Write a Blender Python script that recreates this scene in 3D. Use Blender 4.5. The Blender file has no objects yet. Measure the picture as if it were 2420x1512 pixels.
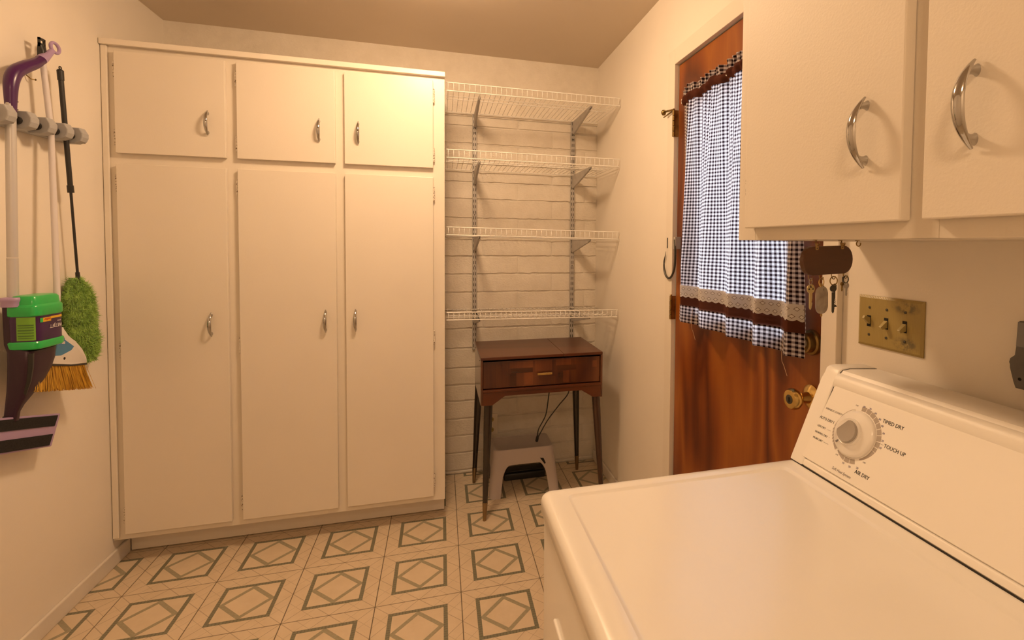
import bpy, bmesh, math, random
from mathutils import Vector, Matrix, noise as mnoise

random.seed(7)
scene = bpy.context.scene
COL = scene.collection
PI = math.pi

# ------------------------------------------------------------------ camera
F_PX, CX, CY = 1176.26, 1377.82, 621.27
YAW, PITCH, ROLL = 0.2774, 0.0368, 0.009
cam_data = bpy.data.cameras.new('camera')
cam_data.sensor_width = 36.0
cam_data.sensor_fit = 'HORIZONTAL'
cam_data.lens = F_PX / 2420 * 36
cam_data.shift_x = (1210 - CX) / 2420
cam_data.shift_y = (CY - 756) / 2420
cam_data.clip_start = 0.02
cam = bpy.data.objects.new('camera', cam_data)
COL.objects.link(cam)
fw = Vector((math.sin(YAW) * math.cos(PITCH), math.cos(YAW) * math.cos(PITCH), -math.sin(PITCH)))
rt = Vector((math.cos(YAW), -math.sin(YAW), 0))
upv = rt.cross(fw)
r2 = rt * math.cos(ROLL) + upv * math.sin(ROLL)
u2 = -rt * math.sin(ROLL) + upv * math.cos(ROLL)
m = Matrix((r2, u2, -fw)).transposed().to_4x4()
m.translation = Vector((0, 0, 1.3265))
cam.matrix_world = m
scene.camera = cam

# ------------------------------------------------------------------ world, lights, exposure
LAMP_POS = (-0.05, 1.74)
LAMP_COLOR = (1.0, 0.665, 0.385)
LAMP_STRENGTH = 100.0
FILL_LAMP_POS = (-0.15, -0.60)  # second lamp is an added fill behind the camera
FILL_LAMP_STRENGTH = 58.0
world = bpy.data.worlds.new('sky')
scene.world = world
world.use_nodes = True
bg = world.node_tree.nodes['Background']
bg.inputs[0].default_value = (0.70, 0.83, 1.0, 1)
bg.inputs[1].default_value = 11.0
scene.view_settings.view_transform = 'Standard'
scene.view_settings.look = 'None'
scene.view_settings.gamma = 1.0
scene.view_settings.use_curve_mapping = False
scene.view_settings.exposure = 0.0

# ------------------------------------------------------------------ materials
class NT:
    def __init__(s, name):
        s.mat = bpy.data.materials.new(name)
        s.mat.use_nodes = True
        s.t = s.mat.node_tree
        s.bsdf = s.t.nodes['Principled BSDF']
        s.out = s.t.nodes['Material Output']
    def node(s, typ, **kw):
        n = s.t.nodes.new(typ)
        for k, v in kw.items():
            setattr(n, k, v)
        return n
    def link(s, a, b):
        s.t.links.new(a, b)
    def put(s, sock, v):
        if isinstance(v, (int, float)):
            sock.default_value = v
        elif isinstance(v, tuple):
            sock.default_value = v if len(v) == len(sock.default_value) else v + (1,)
        else:
            s.link(v, sock)
    def m(s, op, a, b=None, c=None):
        n = s.node('ShaderNodeMath', operation=op)
        for i, v in enumerate((a, b, c)):
            if v is not None:
                s.put(n.inputs[i], v)
        return n.outputs[0]
    def mix(s, fac, a, b):
        n = s.node('ShaderNodeMix', data_type='RGBA')
        s.put(n.inputs[0], fac)
        s.put(n.inputs[6], a)
        s.put(n.inputs[7], b)
        return n.outputs[2]
    def coords(s, kind='Object'):
        return s.node('ShaderNodeTexCoord').outputs[kind]
    def xyz(s, vec):
        n = s.node('ShaderNodeSeparateXYZ')
        s.link(vec, n.inputs[0])
        return n.outputs
    def vec(s, x, y, z):
        n = s.node('ShaderNodeCombineXYZ')
        for i, v in enumerate((x, y, z)):
            s.put(n.inputs[i], v)
        return n.outputs[0]
    def scale(s, vec, sc):
        n = s.node('ShaderNodeMapping')
        s.link(vec, n.inputs[0])
        n.inputs['Scale'].default_value = sc
        return n.outputs[0]
    def noise(s, vec, scale=5, detail=2, rough=0.5, dist=0):
        n = s.node('ShaderNodeTexNoise')
        if vec is not None:
            s.link(vec, n.inputs['Vector'])
        n.inputs['Scale'].default_value = scale
        n.inputs['Detail'].default_value = detail
        n.inputs['Roughness'].default_value = rough
        n.inputs['Distortion'].default_value = dist
        return n.outputs[0]
    def ramp(s, fac, stops):
        n = s.node('ShaderNodeValToRGB')
        s.put(n.inputs[0], fac)
        els = n.color_ramp.elements
        while len(els) < len(stops):
            els.new(0.5)
        for e, (p, c) in zip(els, stops):
            e.position = p
            e.color = c + (1,) if len(c) == 3 else c
        return n.outputs[0]
    def bump(s, h, strength=0.2, dist=0.002):
        n = s.node('ShaderNodeBump')
        n.inputs['Strength'].default_value = strength
        n.inputs['Distance'].default_value = dist
        s.link(h, n.inputs['Height'])
        s.link(n.outputs[0], s.bsdf.inputs['Normal'])
    def base(s, col):
        s.put(s.bsdf.inputs['Base Color'], col)
    def set(s, **kw):
        names = dict(rough='Roughness', metal='Metallic', coat='Coat Weight', coat_rough='Coat Roughness',
                     spec='Specular IOR Level', trans='Transmission Weight', ior='IOR', sheen='Sheen Weight')
        for k, v in kw.items():
            s.put(s.bsdf.inputs[names[k]], v)
        return s

def plain(name, col, rough=0.5, metal=0.0, coat=0.0, var=0.0, bump=0.0, bscale=300, bdist=0.001, vscale=8):
    n = NT(name)
    n.set(rough=rough, metal=metal, coat=coat)
    co = n.coords()
    if var > 0:
        v = n.noise(co, vscale, 3)
        dark = tuple(c * (1 - var) for c in col)
        lite = tuple(min(1, c * (1 + var * 0.5)) for c in col)
        n.base(n.ramp(v, [(0.3, dark), (0.7, lite)]))
    else:
        n.base(col)
    if bump > 0:
        n.bump(n.noise(co, bscale, 3), bump, bdist)
    return n.mat

M = {}
M['wall'] = plain('wall_paint', (0.86, 0.795, 0.70), 0.55, var=0.03, vscale=3, bump=0.25, bscale=220, bdist=0.0008)
M['ceiling'] = plain('ceiling_paint', (0.72, 0.62, 0.50), 0.75, var=0.03, vscale=2, bump=0.2, bscale=180, bdist=0.001)
M['cab'] = plain('cabinet_paint', (0.79, 0.72, 0.62), 0.33, var=0.025, vscale=2.5, bump=0.28, bscale=260, bdist=0.0006)
M['cab_matte'] = plain('wall_cabinet_paint', (0.79, 0.72, 0.62), 0.55, var=0.025, vscale=2.5, bump=0.35, bscale=240, bdist=0.0008)
M['trim'] = plain('trim_paint', (0.82, 0.75, 0.65), 0.35, var=0.02, vscale=6)
M['base'] = plain('baseboard_paint', (0.76, 0.70, 0.62), 0.4, var=0.04, vscale=10)
M['enamel'] = plain('white_enamel', (0.86, 0.83, 0.78), 0.3, coat=0.7)
M['enamel'].node_tree.nodes['Principled BSDF'].inputs['Coat Roughness'].default_value = 0.12
M['console'] = plain('console_plastic', (0.88, 0.84, 0.78), 0.38)
M['panel_print'] = plain('console_panel', (0.90, 0.86, 0.80), 0.3)
M['dial'] = plain('dial_plastic', (0.85, 0.81, 0.76), 0.22, coat=0.3)
M['dial_grip'] = plain('dial_grip_grey', (0.36, 0.32, 0.28), 0.4)
M['ink'] = plain('black_print', (0.03, 0.03, 0.03), 0.6)
M['ink_grey'] = plain('grey_print', (0.22, 0.20, 0.2), 0.6)
M['ink_blue'] = plain('blue_print', (0.16, 0.14, 0.26), 0.6)
M['ink_tan'] = plain('taupe_print', (0.42, 0.36, 0.31), 0.6)
M['seam'] = plain('dark_gap', (0.03, 0.025, 0.02), 0.8)
M['chrome'] = plain('chrome', (0.50, 0.49, 0.48), 0.08, metal=1.0)
M['wire'] = plain('white_vinyl_wire', (0.88, 0.85, 0.80), 0.3)
M['steel'] = plain('grey_steel', (0.46, 0.43, 0.40), 0.45, metal=0.15, var=0.08, vscale=30)
M['dark_steel'] = plain('dark_steel', (0.10, 0.095, 0.085), 0.4, metal=0.8)
M['old_brass'] = plain('tarnished_brass', (0.33, 0.22, 0.08), 0.32, metal=1.0, var=0.4, vscale=40)
M['brass'] = plain('polished_brass', (0.72, 0.50, 0.18), 0.2, metal=1.0, var=0.15, vscale=40)
M['dark_hole'] = plain('dark_opening', (0.012, 0.010, 0.008), 0.9)
M['black_plastic'] = plain('black_plastic', (0.02, 0.019, 0.018), 0.4)
M['grey_plastic'] = plain('grey_rack_plastic', (0.40, 0.40, 0.41), 0.5)
M['dark_grey_plastic'] = plain('dark_grey_plastic', (0.13, 0.12, 0.115), 0.5, var=0.2, vscale=30)
M['mid_grey_plastic'] = plain('mid_grey_plastic', (0.21, 0.20, 0.2), 0.5)
M['stool'] = plain('stool_plastic', (0.50, 0.44, 0.42), 0.45, var=0.04)
M['silver'] = plain('silver_pole', (0.58, 0.57, 0.57), 0.3, metal=0.25)
M['white_pole'] = plain('white_pole', (0.70, 0.66, 0.68), 0.3)
M['purple'] = plain('purple_plastic', (0.026, 0.005, 0.022), 0.34, coat=0.0)
M['violet'] = plain('violet_plastic', (0.065, 0.009, 0.095), 0.30, coat=0.1)
M['lavender'] = plain('lavender_plastic', (0.42, 0.30, 0.52), 0.4)
M['green'] = plain('green_plastic', (0.02, 0.46, 0.09), 0.28, coat=0.2)
M['label_green'] = plain('green_label', (0.18, 0.42, 0.04), 0.4)
M['label_dark'] = plain('dark_label_text', (0.08, 0.2, 0.03), 0.5)
M['label_purple'] = plain('purple_label', (0.05, 0.012, 0.08), 0.3, var=0.5, vscale=14)
M['yellow'] = plain('yellow_label', (0.75, 0.45, 0.02), 0.4)
M['red'] = plain('red_label', (0.6, 0.05, 0.02), 0.4)
M['label_white'] = plain('pale_label_print', (0.65, 0.6, 0.62), 0.5)
M['blue'] = plain('blue_label', (0.06, 0.22, 0.42), 0.4)
M['velcro'] = plain('velcro', (0.015, 0.013, 0.015), 0.9, var=0.6, vscale=250, bump=0.6, bscale=900)
M['broom_white'] = plain('broom_plastic', (0.76, 0.72, 0.68), 0.3)
M['ivory'] = plain('ivory_plastic', (0.46, 0.37, 0.15), 0.35)
M['rack_wood'] = None
M['alu'] = plain('worn_tag', (0.42, 0.37, 0.32), 0.5, metal=0.3, var=0.35, vscale=50)
M['glass_globe'] = None
M['brown_cloth'] = None
M['cord'] = plain('cord_rubber', (0.03, 0.03, 0.028), 0.5)
M['leg'] = plain('ebony_leg', (0.018, 0.011, 0.008), 0.25, coat=0.4)
M['leg_brown'] = plain('walnut_leg', (0.045, 0.016, 0.007), 0.25, coat=0.4)
M['ferrule'] = plain('ferrule_metal', (0.30, 0.22, 0.13), 0.3, metal=1.0)
M['thread'] = plain('thread', (0.6, 0.4, 0.25), 0.8)
M['clear_tab'] = plain('brass_tab', (0.45, 0.30, 0.12), 0.35, metal=0.6)

def brick_mat():
    n = NT('painted_block')
    co = n.coords()
    big = n.noise(co, 14, 4, 0.6)
    fine = n.noise(n.scale(co, (1, 1, 2.2)), 75, 5, 0.65)
    n.base(n.ramp(big, [(0.3, (0.76, 0.695, 0.60)), (0.7, (0.84, 0.775, 0.68))]))
    n.set(rough=0.5)
    h = n.m('ADD', n.m('MULTIPLY', big, 0.8), n.m('MULTIPLY', fine, 0.6))
    n.bump(h, 0.8, 0.006)
    return n.mat
M['brick'] = brick_mat()

def tile_mat():
    n = NT('vinyl_tile')
    co = n.coords()
    x, y, z = n.xyz(co)
    S = 0.3048
    u = n.m('DIVIDE', x, S)
    v = n.m('DIVIDE', y, S)
    au, av = n.m('ABSOLUTE', u), n.m('ABSOLUTE', v)
    mx = n.m('MAXIMUM', au, av)
    sm = n.m('ADD', au, av)
    def band(a, lo, hi):
        return n.m('MULTIPLY', n.m('GREATER_THAN', a, lo), n.m('LESS_THAN', a, hi))
    frame = band(mx, 0.288, 0.335)
    dia = n.m('MULTIPLY', band(sm, 0.235, 0.305), n.m('LESS_THAN', mx, 0.288))
    # little mosaic dashes in the frame
    t = n.m('ADD', n.m('MULTIPLY', n.m('GREATER_THAN', av, au), u), n.m('MULTIPLY', n.m('GREATER_THAN', au, av), v))
    dash = n.m('LESS_THAN', n.m('FRACT', n.m('MULTIPLY', t, 28)), 0.16)
    # thin printed lines
    def line(a, pos, w):
        return n.m('LESS_THAN', n.m('ABSOLUTE', n.m('SUBTRACT', a, pos)), w)
    df = n.m('ABSOLUTE', n.m('SUBTRACT', au, av))
    l1 = n.m('MULTIPLY', line(df, 0.0, 0.006), n.m('GREATER_THAN', mx, 0.335))
    l2 = n.m('MULTIPLY', line(sm, 0.5, 0.006), n.m('GREATER_THAN', mx, 0.335))
    l3 = n.m('MULTIPLY', line(sm, 0.66, 0.003), n.m('GREATER_THAN', mx, 0.30))
    l4 = n.m('MULTIPLY', line(df, 0.16, 0.003), n.m('GREATER_THAN', mx, 0.335))
    thin = n.m('MINIMUM', n.m('ADD', n.m('ADD', l1, l2), n.m('ADD', l3, l4)), 1.0)
    geo = n.node('ShaderNodeNewGeometry')
    wn = n.noise(geo.outputs['Position'], 14, 4, 0.6)
    wf = n.noise(geo.outputs['Position'], 120, 3, 0.7)
    base = n.ramp(wn, [(0.3, (0.64, 0.52, 0.37)), (0.7, (0.70, 0.575, 0.42))])
    base = n.mix(n.m('MULTIPLY', n.m('GREATER_THAN', wf, 0.71), 0.35), base, (0.3, 0.23, 0.15))
    fr = n.ramp(wf, [(0.3, (0.175, 0.168, 0.115)), (0.7, (0.235, 0.225, 0.16))])
    fr = n.mix(n.m('MULTIPLY', dash, 0.55), fr, (0.06, 0.06, 0.045))
    di = n.ramp(wf, [(0.3, (0.30, 0.27, 0.18)), (0.7, (0.38, 0.34, 0.24))])
    c = n.mix(n.m('MULTIPLY', thin, 0.65), base, (0.33, 0.25, 0.17))
    c = n.mix(dia, c, di)
    c = n.mix(frame, c, fr)
    edge = n.m('GREATER_THAN', mx, 0.493)
    c = n.mix(n.m('MULTIPLY', edge, 0.6), c, (0.2, 0.15, 0.1))
    n.base(c)
    n.set(rough=0.38)
    n.bump(n.noise(geo.outputs['Position'], 60, 3), 0.12, 0.001)
    return n.mat
M['tile'] = tile_mat()
M['floor_base'] = plain('floor_adhesive', (0.10, 0.075, 0.05), 0.8)

def wood_mat(name, stops, vert=2, freq=9.0, rough=0.35, coat=0.2, grain=0.35, stretch=7.0, seed=0.0):
    n = NT(name)
    co = n.coords()
    sc = [1.0, 1.0, 1.0]
    sc[vert] = 1.0 / stretch
    mp = n.node('ShaderNodeMapping')
    n.link(co, mp.inputs[0])
    mp.inputs['Scale'].default_value = sc
    mp.inputs['Location'].default_value = (seed, seed * 1.7, seed * 0.6)
    big = n.noise(mp.outputs[0], 3.2, 2, 0.45, 0.3)
    rings = n.m('FRACT', n.m('MULTIPLY', big, freq))
    rings = n.m('ABSOLUTE', n.m('SUBTRACT', n.m('MULTIPLY', rings, 2), 1))
    sc2 = [120.0, 120.0, 120.0]
    sc2[vert] = 4.0
    fine = n.noise(n.scale(co, tuple(sc2)), 1.0, 3, 0.6)
    f = n.m('ADD', n.m('MULTIPLY', rings, 1 - grain), n.m('MULTIPLY', fine, grain))
    n.base(n.ramp(f, stops))
    n.set(rough=rough, coat=coat)
    n.bsdf.inputs['Coat Roughness'].default_value = 0.25
    n.bump(fine, 0.08, 0.0005)
    return n.mat
M['door_wood'] = wood_mat('door_plywood', [(0.12, (0.095, 0.018, 0.003)), (0.5, (0.215, 0.052, 0.006)), (0.9, (0.32, 0.098, 0.011))], 2, 6.0, 0.36, 0.2, 0.25, 4.0, 0.4)
M['table_wood'] = wood_mat('table_mahogany', [(0.1, (0.062, 0.014, 0.004)), (0.5, (0.092, 0.023, 0.006)), (0.9, (0.125, 0.036, 0.009))], 0, 5.0, 0.30, 0.12, 0.4, 8.0, 1.1)
M['table_front'] = wood_mat('drawer_veneer', [(0.1, (0.045, 0.010, 0.004)), (0.5, (0.10, 0.026, 0.007)), (0.9, (0.16, 0.05, 0.012))], 2, 4.0, 0.25, 0.45, 0.35, 3.0, 2.3)
for nm_, k_ in (('veneer_light', 1.5), ('veneer_mid', 1.05), ('veneer_dark', 0.55)):
    M[nm_] = wood_mat(nm_, [(0.1, (0.06 * k_, 0.015 * k_, 0.004 * k_)), (0.5, (0.10 * k_, 0.027 * k_, 0.007 * k_)), (0.9, (0.13 * k_, 0.038 * k_, 0.010 * k_))], 2 if nm_ != 'veneer_dark' else 0, 4.0, 0.25, 0.45, 0.35, 3.0, 2.3)
M['table_side'] = wood_mat('table_side_wood', [(0.1, (0.06, 0.022, 0.010)), (0.5, (0.10, 0.035, 0.014)), (0.9, (0.14, 0.05, 0.02))], 1, 5.0, 0.2, 0.6, 0.4, 8.0, 3.0)
M['rack_wood'] = wood_mat('rack_walnut', [(0.1, (0.030, 0.009, 0.003)), (0.5, (0.075, 0.024, 0.007)), (0.9, (0.12, 0.04, 0.012))], 0, 6.0, 0.3, 0.4, 0.4, 7.0, 5.0)

def bristle_mat():
    n = NT('straw_bristle')
    co = n.coords()
    v = n.noise(n.scale(co, (200, 200, 8)), 1.0, 2)
    n.base(n.ramp(v, [(0.3, (0.40, 0.19, 0.016)), (0.7, (0.74, 0.44, 0.045))]))
    n.set(rough=0.55)
    return n.mat
M['bristle'] = bristle_mat()

def fluff_mat():
    n = NT('green_fluff')
    co = n.coords()
    v = n.noise(co, 26, 3, 0.6)
    n.base(n.ramp(v, [(0.3, (0.17, 0.34, 0.05)), (0.7, (0.40, 0.62, 0.13))]))
    n.set(rough=0.85, sheen=0.3)
    return n.mat
M['fluff'] = fluff_mat()

def cloth_shader(n, col, trans=0.5):
    d = n.node('ShaderNodeBsdfDiffuse')
    t = n.node('ShaderNodeBsdfTranslucent')
    n.put(d.inputs[0], col)
    n.put(t.inputs[0], col)
    mx = n.node('ShaderNodeMixShader')
    mx.inputs[0].default_value = trans
    n.link(d.outputs[0], mx.inputs[1])
    n.link(t.outputs[0], mx.inputs[2])
    n.link(mx.outputs[0], n.out.inputs[0])

def gingham():
    n = NT('gingham_cloth')
    uv = n.coords('UV')
    x, y, z = n.xyz(uv)
    p = 0.0118
    a = n.m('GREATER_THAN', n.m('FRACT', n.m('DIVIDE', x, p)), 0.5)
    b = n.m('GREATER_THAN', n.m('FRACT', n.m('DIVIDE', y, p)), 0.5)
    one = n.m('ABSOLUTE', n.m('SUBTRACT', a, b))
    both = n.m('MULTIPLY', a, b)
    c = n.mix(one, (0.80, 0.76, 0.76), (0.32, 0.27, 0.28))
    c = n.mix(both, c, (0.022, 0.013, 0.015))
    cloth_shader(n, c, 0.42)
    return n.mat
M['gingham'] = gingham()

def brown_cloth():
    n = NT('brown_ribbon')
    cloth_shader(n, (0.10, 0.035, 0.022), 0.22)
    return n.mat
M['brown_cloth'] = brown_cloth()

def lace():
    n = NT('white_lace')
    uv = n.coords('UV')
    x, y, z = n.xyz(uv)
    px, py = 0.019, 0.0195
    y = n.m('SUBTRACT', y, 1.1395)
    # two staggered rows of open flowers: rings of small holes
    row = n.m('FLOOR', n.m('DIVIDE', y, py))
    odd = n.m('ABSOLUTE', n.m('MODULO', row, 2.0))
    fx = n.m('SUBTRACT', n.m('FRACT', n.m('ADD', n.m('DIVIDE', x, px), n.m('MULTIPLY', odd, 0.5))), 0.5)
    fy = n.m('SUBTRACT', n.m('FRACT', n.m('DIVIDE', y, py)), 0.5)
    r = n.m('ADD', n.m('ABSOLUTE', fx), n.m('MULTIPLY', n.m('ABSOLUTE', fy), 1.15))
    ring = n.m('MULTIPLY', n.m('GREATER_THAN', r, 0.25), n.m('LESS_THAN', r, 0.37))
    ang = n.m('ARCTAN2', fy, fx)
    dots = n.m('GREATER_THAN', n.m('SINE', n.m('MULTIPLY', ang, 12.0)), -0.35)
    hole = n.m('MULTIPLY', ring, dots)
    mesh = n.m('MULTIPLY', n.m('GREATER_THAN', n.m('SINE', n.m('MULTIPLY', x, 5200)), 0.2), n.m('GREATER_THAN', n.m('SINE', n.m('MULTIPLY', y, 5200)), 0.2))
    inner = n.m('LESS_THAN', r, 0.25)
    dense = n.mix(mesh, (0.78, 0.74, 0.72), (0.50, 0.46, 0.45))
    c = n.mix(inner, dense, (0.85, 0.81, 0.78))
    d = n.node('ShaderNodeBsdfDiffuse')
    t = n.node('ShaderNodeBsdfTranslucent')
    n.link(c, d.inputs[0])
    n.link(c, t.inputs[0])
    mx = n.node('ShaderNodeMixShader')
    mx.inputs[0].default_value = 0.3
    n.link(d.outputs[0], mx.inputs[1])
    n.link(t.outputs[0], mx.inputs[2])
    tr = n.node('ShaderNodeBsdfTransparent')
    m2 = n.node('ShaderNodeMixShader')
    n.link(hole, m2.inputs[0])
    n.link(mx.outputs[0], m2.inputs[1])
    n.link(tr.outputs[0], m2.inputs[2])
    n.link(m2.outputs[0], n.out.inputs[0])
    return n.mat
M['lace'] = lace()

def pane_mat():
    n = NT('window_glass')
    tr = n.node('ShaderNodeBsdfTransparent')
    tr.inputs[0].default_value = (0.95, 0.97, 0.97, 1)
    g = n.node('ShaderNodeBsdfGlossy')
    g.inputs['Roughness'].default_value = 0.02
    fr = n.node('ShaderNodeFresnel')
    fr.inputs[0].default_value = 1.45
    mx = n.node('ShaderNodeMixShader')
    n.link(fr.outputs[0], mx.inputs[0])
    n.link(tr.outputs[0], mx.inputs[1])
    n.link(g.outputs[0], mx.inputs[2])
    n.link(mx.outputs[0], n.out.inputs[0])
    return n.mat
M['pane'] = pane_mat()

def globe_mat(name, strength):
    n = NT(name)
    n.base((0.9, 0.85, 0.75))
    n.put(n.bsdf.inputs['Emission Color'], LAMP_COLOR)
    n.bsdf.inputs['Emission Strength'].default_value = strength
    return n.mat

def plate_mat():
    n = NT('aged_ivory_plate')
    co = n.coords()
    x, y, z = n.xyz(co)
    rib = n.m('SINE', n.m('MULTIPLY', y, 2 * PI / 0.0042))
    dn = n.noise(co, 60, 4, 0.65)
    # grime smears around the third switch
    d1 = n.m('SUBTRACT', 1.0, n.m('DIVIDE', n.m('POWER', n.m('ADD', n.m('POWER', n.m('ADD', y, 0.040), 2.0), n.m('MULTIPLY', n.m('POWER', n.m('SUBTRACT', z, 0.039), 2.0), 5.0)), 0.5), 0.036))
    d2 = n.m('SUBTRACT', 1.0, n.m('DIVIDE', n.m('POWER', n.m('ADD', n.m('POWER', n.m('ADD', y, 0.042), 2.0), n.m('MULTIPLY', n.m('POWER', n.m('ADD', z, 0.036), 2.0), 4.0)), 0.5), 0.034))
    dirt = n.m('MULTIPLY', n.m('MAXIMUM', n.m('MAXIMUM', d1, d2), 0.0), n.m('MINIMUM', n.m('MAXIMUM', n.m('MULTIPLY', n.m('SUBTRACT', dn, 0.42), 6.0), 0.0), 1.0))
    dirt = n.m('MINIMUM', n.m('MULTIPLY', dirt, 1.5), 0.7)
    c = n.mix(dirt, (0.36, 0.27, 0.09), (0.09, 0.075, 0.05))
    n.base(c)
    n.set(rough=0.35)
    n.bump(rib, 0.15, 0.0004)
    return n.mat
M['plate'] = plate_mat()

# ------------------------------------------------------------------ mesh helpers
WL = {}

def new_root(name, label, cat, loc, group=None, kind=None):
    o = bpy.data.objects.new(name, None)
    o.empty_display_size = 0.05
    COL.objects.link(o)
    o.location = loc
    WL[o] = Vector(loc)
    o['label'] = label
    o['category'] = cat
    if group: o['group'] = group
    if kind: o['kind'] = kind
    return o

def add(name, bm, mat, parent=None, smooth=None, label=None, cat=None, group=None, kind=None, origin=None, recalc=True):
    """Turn a bmesh given in WORLD coordinates into an object under parent."""
    if recalc:
        bmesh.ops.recalc_face_normals(bm, faces=bm.faces)
    if parent is not None:
        base = WL[parent]
    else:
        base = Vector((0, 0, 0))
    org = Vector(origin) if origin is not None else base
    bmesh.ops.translate(bm, verts=bm.verts, vec=-org)
    me = bpy.data.meshes.new(name)
    bm.to_mesh(me)
    bm.free()
    if smooth is not None:
        me.polygons.foreach_set('use_smooth', [True] * len(me.polygons))
        me.set_sharp_from_angle(angle=math.radians(smooth))
    me.materials.append(mat if not isinstance(mat, str) else M[mat])
    o = bpy.data.objects.new(name, me)
    COL.objects.link(o)
    if parent is not None:
        o.parent = parent
    o.location = org - base
    WL[o] = org
    if label: o['label'] = label
    if cat: o['category'] = cat
    if group: o['group'] = group
    if kind: o['kind'] = kind
    return o

def inst(name, me, parent, world_loc):
    o = bpy.data.objects.new(name, me)
    COL.objects.link(o)
    o.parent = parent
    o.location = Vector(world_loc) - (WL[parent] if parent else Vector())
    WL[o] = Vector(world_loc)
    return o

def B():
    return bmesh.new()

def box(bm, x0, x1, y0, y1, z0, z1, bev=0.0, seg=2):
    r = bmesh.ops.create_cube(bm, size=1.0)
    vs = r['verts']
    for v in vs:
        v.co = Vector(((x0 + x1) / 2 + v.co.x * (x1 - x0), (y0 + y1) / 2 + v.co.y * (y1 - y0), (z0 + z1) / 2 + v.co.z * (z1 - z0)))
    if bev > 0:
        es = list({e for v in vs for e in v.link_edges})
        bmesh.ops.bevel(bm, geom=es, offset=bev, segments=seg, affect='EDGES', profile=0.5)
    return bm

def loft(bm, rings, cap0=True, cap1=True, closed=True):
    vr = [[bm.verts.new(p) for p in r] for r in rings]
    n = len(rings[0])
    for a, b in zip(vr, vr[1:]):
        for i in range(n if closed else n - 1):
            j = (i + 1) % n
            try:
                bm.faces.new((a[i], a[j], b[j], b[i]))
            except ValueError:
                pass
    if cap0: bm.faces.new(list(reversed(vr[0])))
    if cap1: bm.faces.new(vr[-1])
    return bm

def frames(pts):
    pts = [Vector(p) for p in pts]
    T = []
    for i in range(len(pts)):
        a = pts[max(0, i - 1)]
        b = pts[min(len(pts) - 1, i + 1)]
        T.append((b - a).normalized())
    up = Vector((0, 0, 1)) if abs(T[0].z) < 0.9 else Vector((1, 0, 0))
    N = [(up - T[0] * up.dot(T[0])).normalized()]
    for i in range(1, len(pts)):
        v = N[-1] - T[i] * N[-1].dot(T[i])
        N.append(v.normalized())
    return pts, T, N

def tube(bm, pts, rad, seg=10, cap=True, flat=None):
    pts, T, N = frames(pts)
    rings = []
    for i, p in enumerate(pts):
        r = rad[i] if isinstance(rad, (list, tuple)) else rad
        b = T[i].cross(N[i])
        ring = []
        for k in range(seg):
            a = 2 * PI * k / seg
            ring.append(p + N[i] * (math.cos(a) * r) + b * (math.sin(a) * r))
        rings.append(ring)
    return loft(bm, rings, cap, cap)

def smooth_path(pts, n=6):
    pts = [Vector(p) for p in pts]
    out = []
    for i in range(len(pts) - 1):
        p0 = pts[max(0, i - 1)]; p1 = pts[i]; p2 = pts[i + 1]; p3 = pts[min(len(pts) - 1, i + 2)]
        for k in range(n):
            t = k / n
            out.append(0.5 * ((2 * p1) + (p2 - p0) * t + (2 * p0 - 5 * p1 + 4 * p2 - p3) * t * t + (3 * p1 - p0 - 3 * p2 + p3) * t ** 3))
    out.append(pts[-1])
    return out

def lathe(bm, prof, origin, axis, seg=28):
    """prof: list of (radius, height along axis)."""
    axis = Vector(axis).normalized()
    o = Vector(origin)
    a = axis.orthogonal().normalized()
    b = axis.cross(a)
    rings = []
    for r, h in prof:
        r = max(r, 1e-5)
        rings.append([o + axis * h + (a * math.cos(2 * PI * k / seg) + b * math.sin(2 * PI * k / seg)) * r for k in range(seg)])
    return loft(bm, rings, True, True)

def torus(bm, c, normal, R, r, seg=24, sub=8):
    nrm = Vector(normal).normalized()
    a = nrm.orthogonal().normalized()
    b = nrm.cross(a)
    c = Vector(c)
    vr = []
    for i in range(seg):
        t = 2 * PI * i / seg
        d = a * math.cos(t) + b * math.sin(t)
        vr.append([bm.verts.new(c + d * (R + r * math.cos(2 * PI * k / sub)) + nrm * (r * math.sin(2 * PI * k / sub))) for k in range(sub)])
    for i in range(seg):
        for k in range(sub):
            bm.faces.new((vr[i][k], vr[(i + 1) % seg][k], vr[(i + 1) % seg][(k + 1) % sub], vr[i][(k + 1) % sub]))
    return bm

def prism(bm, poly, O, A, Bv, N, t, bev=0.0):
    """poly in 2D (a,b) on plane O + a*A + b*Bv, thickness t along N."""
    O, A, Bv, N = Vector(O), Vector(A), Vector(Bv), Vector(N)
    lo = [bm.verts.new(O + A * p[0] + Bv * p[1]) for p in poly]
    hi = [bm.verts.new(O + A * p[0] + Bv * p[1] + N * t) for p in poly]
    n = len(poly)
    f0 = bm.faces.new(list(reversed(lo)))
    f1 = bm.faces.new(hi)
    for i in range(n):
        j = (i + 1) % n
        bm.faces.new((lo[i], lo[j], hi[j], hi[i]))
    if bev > 0:
        es = list(f0.edges) + list(f1.edges)
        bmesh.ops.bevel(bm, geom=es, offset=bev, segments=2, affect='EDGES', profile=0.5)
    return bm

def rrect(a0, a1, b0, b1, r, n=5):
    pts = []
    for (ca, cb, st) in ((a1 - r, b1 - r, 0), (a0 + r, b1 - r, PI / 2), (a0 + r, b0 + r, PI), (a1 - r, b0 + r, 3 * PI / 2)):
        for k in range(n + 1):
            t = st + PI / 2 * k / n
            pts.append((ca + r * math.cos(t), cb + r * math.sin(t)))
    return pts

def sring(x, y, z, a, b, e=2.6, n=32):
    out = []
    for k in range(n):
        t = 2 * PI * k / n
        c, s = math.cos(t), math.sin(t)
        out.append(Vector((x + a * math.copysign(abs(c) ** (2 / e), c), y + b * math.copysign(abs(s) ** (2 / e), s), z)))
    return out

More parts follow.
